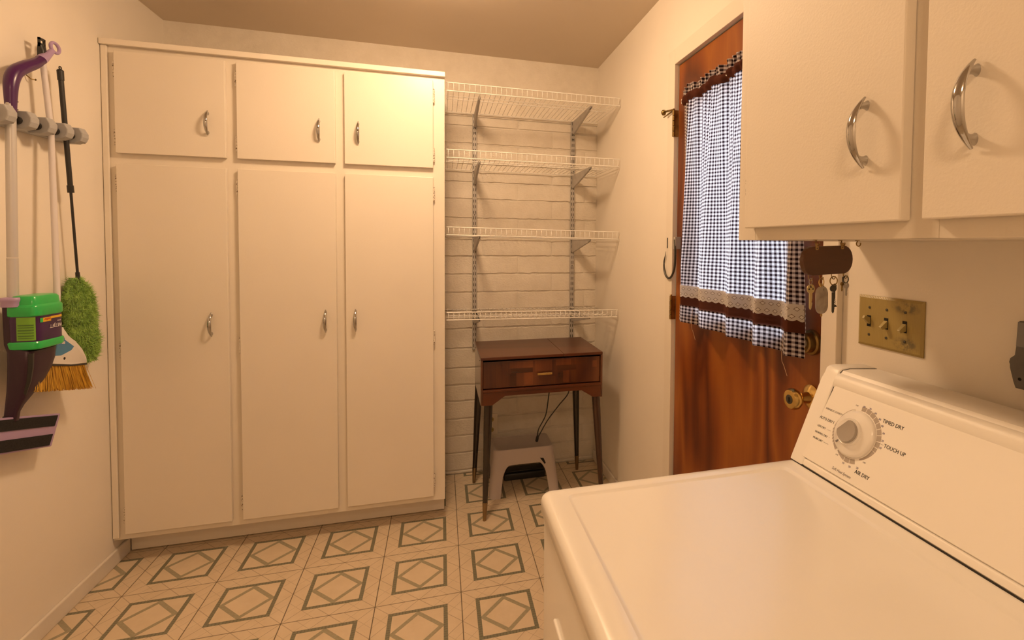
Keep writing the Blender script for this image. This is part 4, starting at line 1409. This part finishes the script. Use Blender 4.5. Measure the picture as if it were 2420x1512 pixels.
def key_shape(bm, top, L, bow, blade, bits=True, style=0, A=RA, Nn=RN):
    """flat key hanging down from 'top'."""
    d = -RB
    c = top + d * bow
    pts = []
    for k in range(20):
        t = 2 * PI * k / 20
        pts.append((bow * math.cos(t) * 1.0, bow * math.sin(t) * (0.92 if style == 0 else 0.8)))
    # ring-shaped bow, so the key has its hole
    n = 20
    o1 = [bm.verts.new(c + A * x + RB * y + Nn * 0.0009) for x, y in pts]
    o2 = [bm.verts.new(c + A * x + RB * y - Nn * 0.0009) for x, y in pts]
    hs = 0.30
    ho = bow * 0.48
    h1 = [bm.verts.new(c + A * x * hs + RB * (y * hs + ho) + Nn * 0.0009) for x, y in pts]
    h2 = [bm.verts.new(c + A * x * hs + RB * (y * hs + ho) - Nn * 0.0009) for x, y in pts]
    for i in range(n):
        j = (i + 1) % n
        bm.faces.new((o1[i], o1[j], h1[j], h1[i])); bm.faces.new((o2[j], o2[i], h2[i], h2[j]))
        bm.faces.new((o1[j], o1[i], o2[i], o2[j])); bm.faces.new((h1[i], h1[j], h2[j], h2[i]))
    z0 = -bow * 0.85
    poly = [(-blade, z0), (-blade, z0 - L), (-blade * 0.3, z0 - L - blade)]
    if bits:
        nb = 6
        for k in range(nb):
            yy = z0 - L + (L * 0.75) * k / nb
            poly += [(blade * (0.45 + 0.5 * ((k * 7) % 3) / 2), yy), (blade * (0.45 + 0.5 * ((k * 7) % 3) / 2), yy + L * 0.08)]
    else:
        poly += [(blade, z0 - L)]
    poly += [(blade, z0 - L * 0.2), (blade, z0)]
    prism(bm, poly, c - Nn * 0.0009, A, RB, Nn, 0.0018)
    return bm
def hook_pt(a): return RC + RA * a - RB * 0.0375 + RN * 0.005
# brass house key
p = hook_pt(-0.0485)
k1 = new_root('key', 'pale brass house key hanging at the left end of the key rack', 'key', tuple(p - RB * 0.04), group='keys on the key rack')
bm = B(); torus(bm, p - RB * 0.0015, RN + RA * 0.3, 0.0062, 0.0006); add('split_ring', bm, 'steel', k1, smooth=60)
kt = p - RB * 0.0055
bm = key_shape(B(), kt, 0.028, 0.0098, 0.0036); add('blade', bm, 'key_brass' if 'key_brass' in M else 'clear_key', k1) if False else add('blade', bm, M.setdefault('key_pale', plain('pale_brass', (0.60, 0.50, 0.26), 0.32, metal=0.7)), k1)
for (a, b) in ((0.0, 0.0035), (-0.005, -0.0005), (0.005, -0.0005)):
    c = kt - RB * 0.0098
    bm = B(); prism(bm, [(a - 0.0022, b - 0.0012), (a + 0.0022, b - 0.0012), (a, b + 0.0028)], c + RN * 0.0009, RA, RB, RN, 0.0003); add('embossed_mark', bm, 'dark_hole', k1)
# tag fob
p = hook_pt(-0.020)
k2 = new_root('key_fob', 'worn oval metal tag on a brass ring hanging from the key rack', 'key fob', tuple(p - RB * 0.06), group='keys on the key rack')
bm = B(); torus(bm, p - RB * 0.004, RN + RA * 0.2, 0.0088, 0.0009); add('split_ring', bm, 'brass', k2, smooth=60)
o = p - RB * 0.0375
bm = B(); prism(bm, rrect(-0.0155, 0.0165, -0.0275, 0.0255, 0.0135, 6), o - RN * 0.001, RA, RB, RN, 0.0022, 0.0006); add('tag', bm, 'alu', k2)
bm = B(); prism(bm, rrect(-0.0035, 0.0025, 0.0245, 0.0315, 0.0015, 3), o - RN * 0.001, RA, RB, RN, 0.0016); prism(bm, rrect(-0.0020, 0.0020, -0.0330, -0.0270, 0.0015, 3), o - RN * 0.001, RA, RB, RN, 0.0016); add('tag_eyelet', bm, 'clear_tab', k2)
bm = key_shape(B(), p - RB * 0.010 + RA * 0.0105 - RN * 0.004, 0.034, 0.0085, 0.003, True, 1, (RA * 0.8 - RN * 0.6).normalized(), (RN * 0.8 + RA * 0.6).normalized())
k2b = new_root('key', 'dark key half hidden behind the worn metal tag', 'key', tuple(p - RB * 0.05), group='keys on the key rack'); add('blade', bm, 'dark_steel', k2b)
# old dark keys
p = hook_pt(0.013)
k3 = new_root('key', 'dark old long-bladed key hanging third on the key rack', 'key', tuple(p - RB * 0.05), group='keys on the key rack')
bm = B(); torus(bm, p - RB * 0.003, RN - RA * 0.2, 0.0082, 0.0010); add('split_ring', bm, 'old_brass', k3, smooth=60)
bm = key_shape(B(), p - RB * 0.0095 - RA * 0.001, 0.038, 0.0085, 0.0034, True, 1); add('blade', bm, 'dark_steel', k3)
k4 = new_root('key', 'slim dark skeleton key with a chain beside the long-bladed key', 'key', tuple(p - RB * 0.05 + RA * 0.006), group='keys on the key rack')
bm = B()
q = p - RB * 0.012 + RA * 0.0065 - RN * 0.003
torus(bm, q - RB * 0.002, RN, 0.0040, 0.0010, 16, 6)
tube(bm, [q - RB * 0.006, q - RB * 0.026], 0.0014, 8)
box_c = q - RB * 0.028
for t in range(3):
    torus(bm, q - RB * (0.0285 + 0.0038 * t), RA if t % 2 else RN, 0.0019, 0.0005, 12, 5)
prism(bm, [(-0.004, -0.002), (0.005, -0.002), (0.002, 0.002), (-0.001, 0.002)], q - RB * 0.041, RA, RB, RN, 0.0015)
add('shaft', bm, 'dark_steel', k4, smooth=40)
# small luggage keys
p = hook_pt(0.046)
k5 = new_root('key', 'small grey luggage key hanging at the right end of the key rack', 'key', tuple(p - RB * 0.04), group='keys on the key rack')
bm = B(); torus(bm, p - RB * 0.002 + RA * 0.001, RN, 0.0070, 0.0010); add('split_ring', bm, 'dark_steel', k5, smooth=60)
bm = key_shape(B(), p - RB * 0.0075 + RA * 0.0025, 0.013, 0.0068, 0.0020, True, 0); add('blade', bm, 'steel', k5)
k6 = new_root('key', 'tiny dark key beside the small grey luggage key', 'key', tuple(p - RB * 0.03 - RA * 0.004), group='keys on the key rack')
bm = key_shape(B(), p - RB * 0.0065 - RA * 0.0060 - RN * 0.003, 0.010, 0.0042, 0.0014, True, 0); add('blade', bm, 'old_brass', k6)
bm = B(); torus(bm, p - RB * 0.002 - RA * 0.005 - RN * 0.002, RN + RA, 0.0050, 0.0009); add('split_ring', bm, 'dark_steel', k6, smooth=60)

# ------------------------------------------------------------------ broom rack on the left wall
rk = new_root('broom_rack', 'grey plastic wall rack with five roller grips for broom handles', 'tool rack', (XL, 1.99, 1.68))
bm = B(); box(bm, XL + 0.0005, XL + 0.030, 1.770, 2.222, 1.668, 1.712, 0.004); add('rail', bm, 'grey_plastic', rk)
GY = (1.868, 1.952, 2.028, 2.106, 2.178)
for k, y in enumerate(GY):
    yy = y + 0.010
    w = 0.022
    bm = B()
    prof = [(XL + 0.028, -0.026), (XL + 0.060, -0.026), (XL + 0.078, -0.018), (XL + 0.084, -0.004), (XL + 0.084, 0.010), (XL + 0.074, 0.028), (XL + 0.028, 0.028)]
    prism(bm, prof, (0, yy - w, 1.690), (1, 0, 0), (0, 0, 1), (0, 1, 0), 2 * w - 0.010, 0.003)
    g = add('grip', bm, 'grey_plastic', rk)
    bm = B(); prism(bm, [(XL + 0.031, -0.023), (XL + 0.070, -0.021), (XL + 0.078, -0.002), (XL + 0.070, 0.024), (XL + 0.031, 0.024)], (0, yy + w - 0.0102, 1.690), (1, 0, 0), (0, 0, 1), (0, 1, 0), 0.006, 0.001); add('grip_cheek', bm, 'mid_grey_plastic', g)
    bm = B(); lathe(bm, [(0.002, 0), (0.012, 0.001), (0.012, 0.008), (0.002, 0.009)], (XL + 0.052, yy - w - 0.009, 1.688), (0, 1, 0), 18); add('rubber_roller', bm, 'black_plastic', g, smooth=40)

# nail in the wall
nl = new_root('wall_nail', 'small bent brass nail in the left wall behind the mop handle', 'nail', (XL, 2.058, 1.846))
bm = B(); tube(bm, smooth_path([(XL, 2.052, 1.862), (XL + 0.008, 2.054, 1.852), (XL + 0.014, 2.057, 1.846), (XL + 0.020, 2.066, 1.846)], 4), 0.0016, 8)
lathe(bm, [(0.0035, 0), (0.003, 0.001)], (XL + 0.020, 2.066, 1.846), (0.5, 1, 0), 10)
add('shank', bm, 'old_brass', nl, smooth=50)

# ------------------------------------------------------------------ purple spray mop
MX = XL + 0.050
mp_ = new_root('spray_mop', 'purple spray mop with a green-capped cartridge hanging on the rack', 'mop', (MX, 1.90, 0.66))
bm = B(); tube(bm, [(MX, 1.917, 1.735), (MX, 1.906, 1.272)], 0.0120, 20); pole = add('pole', bm, 'silver', mp_, smooth=40)
bm = B(); tube(bm, [(MX, 1.906, 1.2705), (MX, 1.902, 1.10)], 0.0125, 20); add('lower_pole', bm, 'silver', mp_, smooth=40)
hp = smooth_path([(MX, 1.918, 1.700), (MX, 1.919, 1.750), (MX, 1.922, 1.793), (MX, 1.937, 1.830), (MX, 1.972, 1.858), (MX, 2.018, 1.886), (MX, 2.054, 1.915)], 6)
n = len(hp)
rad = [0.0120 + 0.0065 * math.sin(PI * min(1, (i / n) ** 1.2 / 0.95)) for i in range(n)]
bm = B(); tube(bm, hp, rad, 20); hd = add('handle', bm, 'violet', mp_, smooth=60)
bm = B(); tube(bm, smooth_path([(MX, 2.042, 1.905), (MX, 2.068, 1.928), (MX, 2.090, 1.950)], 5), [0.0145, 0.0142, 0.0138, 0.0130, 0.0120, 0.0110, 0.0102, 0.0095, 0.0090, 0.0086, 0.0084], 16); add('handle_tip', bm, 'lavender', hd, smooth=60)
bm = B(); torus(bm, (MX, 2.105, 1.966), (1, -0.1, 0.1), 0.0165, 0.0050, 32, 12); add('hanging_ring', bm, 'lavender', hd, smooth=60)
for (y, z) in ((1.931, 1.742), (1.930, 1.718)):
    bm = B(); lathe(bm, [(0.002, 0), (0.0018, 0.001)], (MX + 0.0085, y, z), (1, 1.2, 0), 10); add('screw_hole', bm, 'dark_hole', hd)
# boot-shaped body: lofted cross-sections (z, near and far y, inner and outer distance from the wall)
bm = B()
secs = [(1.135, 1.884, 1.950, 0.030, 0.066), (1.128, 1.882, 1.960, 0.030, 0.070), (1.012, 1.880, 1.975, 0.032, 0.074), (0.998, 1.876, 1.988, 0.036, 0.098), (0.990, 1.872, 1.992, 0.040, 0.108), (0.955, 1.872, 1.988, 0.040, 0.107), (0.925, 1.872, 1.975, 0.040, 0.104), (0.900, 1.872, 1.957, 0.040, 0.100), (0.875, 1.872, 1.936, 0.040, 0.094), (0.852, 1.871, 1.914, 0.040, 0.087), (0.830, 1.870, 1.896, 0.040, 0.078), (0.812, 1.868, 1.888, 0.040, 0.072), (0.785, 1.866, 1.888, 0.038, 0.068)]
rings = []
for z, ya, yb, oa, ob in secs:
    rings.append(sring(XL + (oa + ob) / 2, (ya + yb) / 2, z, (ob - oa) / 2, (yb - ya) / 2, 4.0, 44))
loft(bm, rings); body = add('body', bm, 'purple', mp_, smooth=50)
bm = B()
rings = []
for z, ya, ob, w_ in ((0.985, 1.878, 0.1045, 0.008), (0.940, 1.878, 0.1020, 0.008), (0.900, 1.878, 0.0965, 0.0075), (0.865, 1.877, 0.0875, 0.0070), (0.840, 1.876, 0.0785, 0.006), (0.815, 1.873, 0.0705, 0.0055)):
    p = Vector((XL + ob, ya, z)); t_ = Vector((0.75, 0.66, 0)); o_ = Vector((0.66, -0.75, 0))
    rings.append([p - t_ * w_ - o_ * 0.006, p - t_ * w_ * 0.5 + o_ * 0.0005, p + t_ * w_ * 0.5 + o_ * 0.0005, p + t_ * w_ - o_ * 0.006])
loft(bm, rings); add('grip_groove', bm, 'black_plastic', body, smooth=50)
bm = B(); loft(bm, [sring(XL + 0.058, 1.888, z, a, b, 3, 24) for z, a, b in ((1.126, 0.022, 0.021), (1.140, 0.022, 0.021), (1.144, 0.024, 0.023), (1.150, 0.024, 0.023), (1.154, 0.021, 0.020))]); add('collar', bm, 'lavender', mp_, smooth=40)
# cartridge
CXX, CYY, CA, CB = XL + 0.0830, 1.936, 0.0385, 0.0590
def crings(spec):
    return [sring(CXX, CYY, z, CA + d, CB + d, 4.5, 56) for z, d in spec]
bm = B(); loft(bm, crings(((1.015, 0), (1.105, 0)))); bot = add('cartridge', bm, 'label_purple', mp_, smooth=40)
bm = B(); loft(bm, crings(((1.096, 0.0010), (1.099, 0.0030), (1.122, 0.0030), (1.127, 0.0015), (1.131, -0.0020), (1.150, -0.0040), (1.156, -0.0080), (1.158, -0.0140)))); add('cap', bm, 'green', bot, smooth=35)
bm = B(); loft(bm, crings(((0.996, 0.0), (0.999, 0.0028), (1.016, 0.0040), (1.020, 0.0020)))); add('base_band', bm, 'green', bot, smooth=35)
def bot_pt(q, off):
    """q runs round the bottle: 0 at its wall-side near corner, growing over the near face then the outer face."""
    e = 4.5
    c, s_ = math.cos(q), math.sin(q)
    nx, ny = math.copysign(abs(c) ** (2 / e), c), math.copysign(abs(s_) ** (2 / e), s_)
    return Vector((CXX + (CA + off) * nx, CYY + (CB + off) * ny, 0))
# arc length table from the wall side of the near face (q=-150deg) round to the far side of the outer face (q=+50deg)
QS = [math.radians(-150 + 200 * k / 400) for k in range(401)]
ARC = [0.0]
for a_, b_ in zip(QS, QS[1:]):
    ARC.append(ARC[-1] + (bot_pt(b_, 0) - bot_pt(a_, 0)).length)
def on_bottle(d, z, off=0.0004):
    for k in range(400):
        if ARC[k + 1] >= d:
            f = (d - ARC[k]) / max(1e-9, ARC[k + 1] - ARC[k])
            p = bot_pt(QS[k] + (QS[k + 1] - QS[k]) * f, off); p.z = z
            return p
    p = bot_pt(QS[-1], off); p.z = z
    return p
def wrap(d0, d1, z0, z1, mat, name, off=0.0004):
    bm = B()
    n = 18
    ds = [d0 + (d1 - d0) * k / n for k in range(n + 1)]
    lo = [bm.verts.new(on_bottle(d, z0, off)) for d in ds]
    hi = [bm.verts.new(on_bottle(d, z1, off)) for d in ds]
    for k in range(n):
        bm.faces.new((lo[k], lo[k + 1], hi[k + 1], hi[k]))
    return add(name, bm, mat, bot, smooth=60)
ACORNER = ARC[min(range(401), key=lambda k: abs(QS[k] + math.radians(45)))]
wrap(ACORNER - 0.046, ACORNER - 0.003, 1.024, 1.094, 'label_green', 'instruction_label')
for (z, h) in ((1.070, 0.004), (1.063, 0.003), (1.055, 0.005), (1.047, 0.003), (1.038, 0.004), (1.031, 0.0025)):
    wrap(ACORNER - 0.043, ACORNER - 0.007, z - h / 2, z + h / 2, 'label_dark', 'fine_print', 0.0007)
wrap(ACORNER + 0.008, ACORNER + 0.050, 1.076, 1.089, 'yellow', 'yellow_flash', 0.0006)
wrap(ACORNER + 0.008, ACORNER + 0.017, 1.076, 1.089, 'green', 'green_flash', 0.0008)
wrap(ACORNER + 0.050, ACORNER + 0.100, 1.083, 1.090, 'yellow', 'yellow_flash', 0.0006)
def bottle_text(body, d, z, size, mat, bold=0.01):
    # the cartridge hangs upside down, so its lettering is inverted
    bm = text_bm(body, size, (d, z, 0), (-1, 0, 0), (0, -1, 0), (0, 0, 1), 'LEFT', bold, 0.0002, 1.0, 0.1)
    for v in bm.verts:
        v.co = on_bottle(v.co.x, v.co.y, 0.0009 + v.co.z)
    add('lettering', bm, mat, bot)
bottle_text('Swiffer', ACORNER + 0.048, 1.0865, 0.0095, 'red')
bottle_text('WETJET', ACORNER + 0.095, 1.064, 0.0150, 'label_white')
bottle_text('POWER', ACORNER + 0.090, 1.0745, 0.0050, 'label_white', 0.0)
# mop head plate
ang = math.radians(-15)
HA = Vector((0, math.cos(ang), math.sin(ang))); HB = Vector((0.10, -math.sin(ang), math.cos(ang))).normalized(); HN = HA.cross(HB).normalized()
HO = Vector((XL + 0.048, 1.845, 0.752))
bm = B(); prism(bm, rrect(-0.205, 0.205, -0.052, 0.052, 0.004, 3), HO, HA, HB, HN, 0.012, 0.002); head = add('mop_head', bm, 'lavender', mp_)
for (b0, b1) in ((0.014, 0.047), (-0.047, -0.012)):
    bm = B(); prism(bm, [(-0.198, b0), (0.190, b0), (0.192, b1), (-0.198, b1)], HO + HN * 0.0122, HA, HB, HN, 0.0022); add('hook_strip', bm, 'velcro', head)
bm = B(); tube(bm, [(XL + 0.050, 1.876, 0.800), (XL + 0.047, 1.872, 0.768)], [0.014, 0.010], 14); add('swivel', bm, 'black_plastic', mp_, smooth=40)

# ------------------------------------------------------------------ broom
BX = XL + 0.078
br = new_root('broom', 'white-handled angle broom with yellow bristles hanging behind the mop', 'broom', (BX, 2.04, 0.80))
bm = B(); tube(bm, [(XL + 0.042, 2.060, 1.930), (XL + 0.050, 2.076, 1.690), (XL + 0.073, 2.043, 1.150), (BX, 2.024, 1.030)], [0.0078, 0.0082, 0.0085, 0.0088], 18); add('pole', bm, 'white_pole', br, smooth=40)
bm = B(); rr = [sring(XL + 0.042, 2.060, z, a, b, 3.4, 24) for z, a, b in ((1.922, 0.0095, 0.0095), (1.940, 0.0095, 0.0100), (1.955, 0.0065, 0.0115))]
loft(bm, rr)
for (a0, a1, b0, b1) in ((-0.0125, -0.0085, 1.950, 1.978), (0.0085, 0.0125, 1.950, 1.978), (-0.0125, 0.0125, 1.972, 1.979), (-0.0125, 0.0125, 1.950, 1.962)):
    box(bm, XL + 0.039, XL + 0.045, 2.060 + a0, 2.060 + a1, b0, b1)
add('hanger_cap', bm, 'black_plastic', br)
poly = [(2.008, 1.040), (2.033, 1.040), (2.036, 1.022), (2.050, 1.010), (2.087, 0.984), (2.114, 0.952), (2.134, 0.918), (2.140, 0.903), (2.136, 0.895), (2.060, 0.910), (1.925, 0.942), (1.915, 0.952), (1.935, 0.975), (1.975, 1.012), (2.004, 1.026)]
bm = B(); prism(bm, poly, (BX - 0.017, 0, 0), (0, 1, 0), (0, 0, 1), (1, 0, 0), 0.034, 0.004); hdb = add('head', bm, 'broom_white', br, smooth=35)
bm = B(); prism(bm, [(1.990, 1.012), (2.032, 1.006), (2.034, 0.998), (2.075, 0.968), (2.062, 0.958), (2.015, 0.950), (1.960, 0.960)], (BX + 0.0170, 0, 0), (0, 1, 0), (0, 0, 1), (1, 0, 0), 0.0006); lb = add('label', bm, 'blue', hdb)
bm = B(); prism(bm, [(2.020, 0.996), (2.034, 0.993), (2.033, 0.984), (2.019, 0.987)], (BX + 0.0176, 0, 0), (0, 1, 0), (0, 0, 1), (1, 0, 0), 0.0004); add('price_sticker', bm, 'label_white', lb)
bm = B(); lathe(bm, [(0.0045, 0), (0.004, 0.0008)], (BX + 0.017, 2.030, 0.937), (1, 0, 0), 14); add('hang_hole', bm, 'dark_hole', hdb)
bm = B(); prism(bm, [(1.922, 0.944), (2.060, 0.9105), (2.138, 0.8965), (2.138, 0.891), (2.060, 0.905), (1.922, 0.938)], (BX - 0.0165, 0, 0), (0, 1, 0), (0, 0, 1), (1, 0, 0), 0.033); add('bristle_holder', bm, 'black_plastic', hdb)
bm = B()
rnd = random.Random(3)
for k in range(1100):
    t = rnd.random()
    y0 = 1.926 + 0.208 * t
    z0 = 0.940 - 0.044 * t
    x0 = BX + rnd.uniform(-0.014, 0.014)
    tuft = math.floor(t * 14) / 14 + 0.036
    y1 = y0 + (t - 0.42) * 0.050 + rnd.uniform(-0.005, 0.005) + (tuft - t) * 0.05
    z1 = 0.866 - 0.062 * t + rnd.uniform(-0.006, 0.005)
    x1 = x0 + (x0 - BX) * 0.7 + rnd.uniform(-0.004, 0.004)
    w = rnd.uniform(0.0007, 0.0014)
    a, b = Vector((x0, y0, z0)), Vector((x1, y1, z1))
    r0 = [a + Vector((w, 0, 0)), a + Vector((-w / 2, w, 0)), a + Vector((-w / 2, -w, 0))]
    r1 = [b + Vector((w, 0, 0)) * 0.6, b + Vector((-w / 2, w, 0)) * 0.6, b + Vector((-w / 2, -w, 0)) * 0.6]
    loft(bm, [r0, r1], False, True)
add('bristles', bm, 'bristle', br, kind='stuff')

# ------------------------------------------------------------------ duster
DXX = XL + 0.042
du = new_root('duster', 'fluffy lime green duster on a slim black telescopic pole', 'duster', (DXX, 2.2, 0.87))
bm = B(); tube(bm, [(DXX, 2.140, 1.895), (DXX, 2.173, 1.505)], 0.0072, 16); add('grip_tube', bm, 'black_plastic', du, smooth=40)
bm = B(); tube(bm, [(DXX, 2.1395, 1.902), (DXX, 2.1420, 1.870)], [0.0092, 0.0088], 16); lathe(bm, [(0.0092, 0), (0.006, 0.004), (0.002, 0.005)], (DXX, 2.1395, 1.902), (0, 0, 1), 16); torus(bm, (DXX, 2.140, 1.911), (1, 0, 0), 0.005, 0.0018, 16, 8); add('end_cap', bm, 'black_plastic', du, smooth=40)
bm = B(); tube(bm, [(DXX, 2.1715, 1.517), (DXX, 2.1742, 1.492)], 0.0092, 16); add('lock_collar', bm, 'black_plastic', du, smooth=40)
bm = B(); tube(bm, [(DXX, 2.173, 1.505), (DXX, 2.197, 1.190)], 0.0040, 12); add('inner_tube', bm, 'black_plastic', du, smooth=40)
bm = B(); tube(bm, [(DXX, 2.1955, 1.212), (DXX, 2.1985, 1.165)], [0.0060, 0.0070], 12); add('socket', bm, 'black_plastic', du, smooth=40)
bm = B()
rnd = random.Random(5)
ax0, ax1 = Vector((XL + 0.036, 2.196, 1.192)), Vector((XL + 0.034, 2.240, 0.885))
def drad(t):
    return 0.080 * (min(1, 0.25 + 0.75 * t / 0.22) ** 0.8) * (1 - max(0, (t - 0.80) / 0.20) ** 2 * 0.5)
rings = []
for k in range(15):
    t = k / 14
    c = ax0 + (ax1 - ax0) * t
    r = max(0.004, drad(t) * 0.86)
    rings.append([Vector((c.x + 0.34 * r * math.cos(2 * PI * q / 24) * (1 + 0.1 * mnoise.noise(Vector((t * 9, q, 1)))), c.y + r * math.sin(2 * PI * q / 24) * (1 + 0.1 * mnoise.noise(Vector((t * 9, q, 4)))), c.z)) for q in range(24)])
loft(bm, rings)
for k in range(16000):
    t = rnd.random() ** 0.9
    a = rnd.uniform(0, 2 * PI)
    c = ax0 + (ax1 - ax0) * t
    r = drad(t)
    dirv = Vector((0.36 * math.cos(a), math.sin(a), 0))
    p = c + dirv * r * 0.82
    clump = mnoise.noise(Vector((t * 9, math.cos(a) * 2.0, math.sin(a) * 2.0)))
    L = rnd.uniform(0.008, 0.020) * (1 + 0.8 * clump)
    d = (dirv * rnd.uniform(0.25, 0.9) + Vector((rnd.uniform(-.3, .3), rnd.uniform(-.4, .4), rnd.uniform(-0.9, 0.35) + 0.4 * clump))).normalized()
    q = p + d * L
    if q.x < XL + 0.002: q.x = XL + 0.002
    if p.x < XL + 0.003: p.x = XL + 0.003
    w = d.cross(Vector((rnd.uniform(-1, 1), rnd.uniform(-1, 1), rnd.uniform(-1, 1))))
    if w.length < 1e-4: continue
    w = w.normalized() * rnd.uniform(0.0005, 0.0012)
    md = (p + q) / 2 + Vector((0, 0, -0.002))
    v = [bm.verts.new(x) for x in (p - w, p + w, md + w * 0.8, md - w * 0.8, q)]
    bm.faces.new((v[0], v[1], v[2], v[3])); bm.faces.new((v[3], v[2], v[4]))
add('fluff', bm, 'fluff', du, smooth=180, kind='stuff', recalc=False)
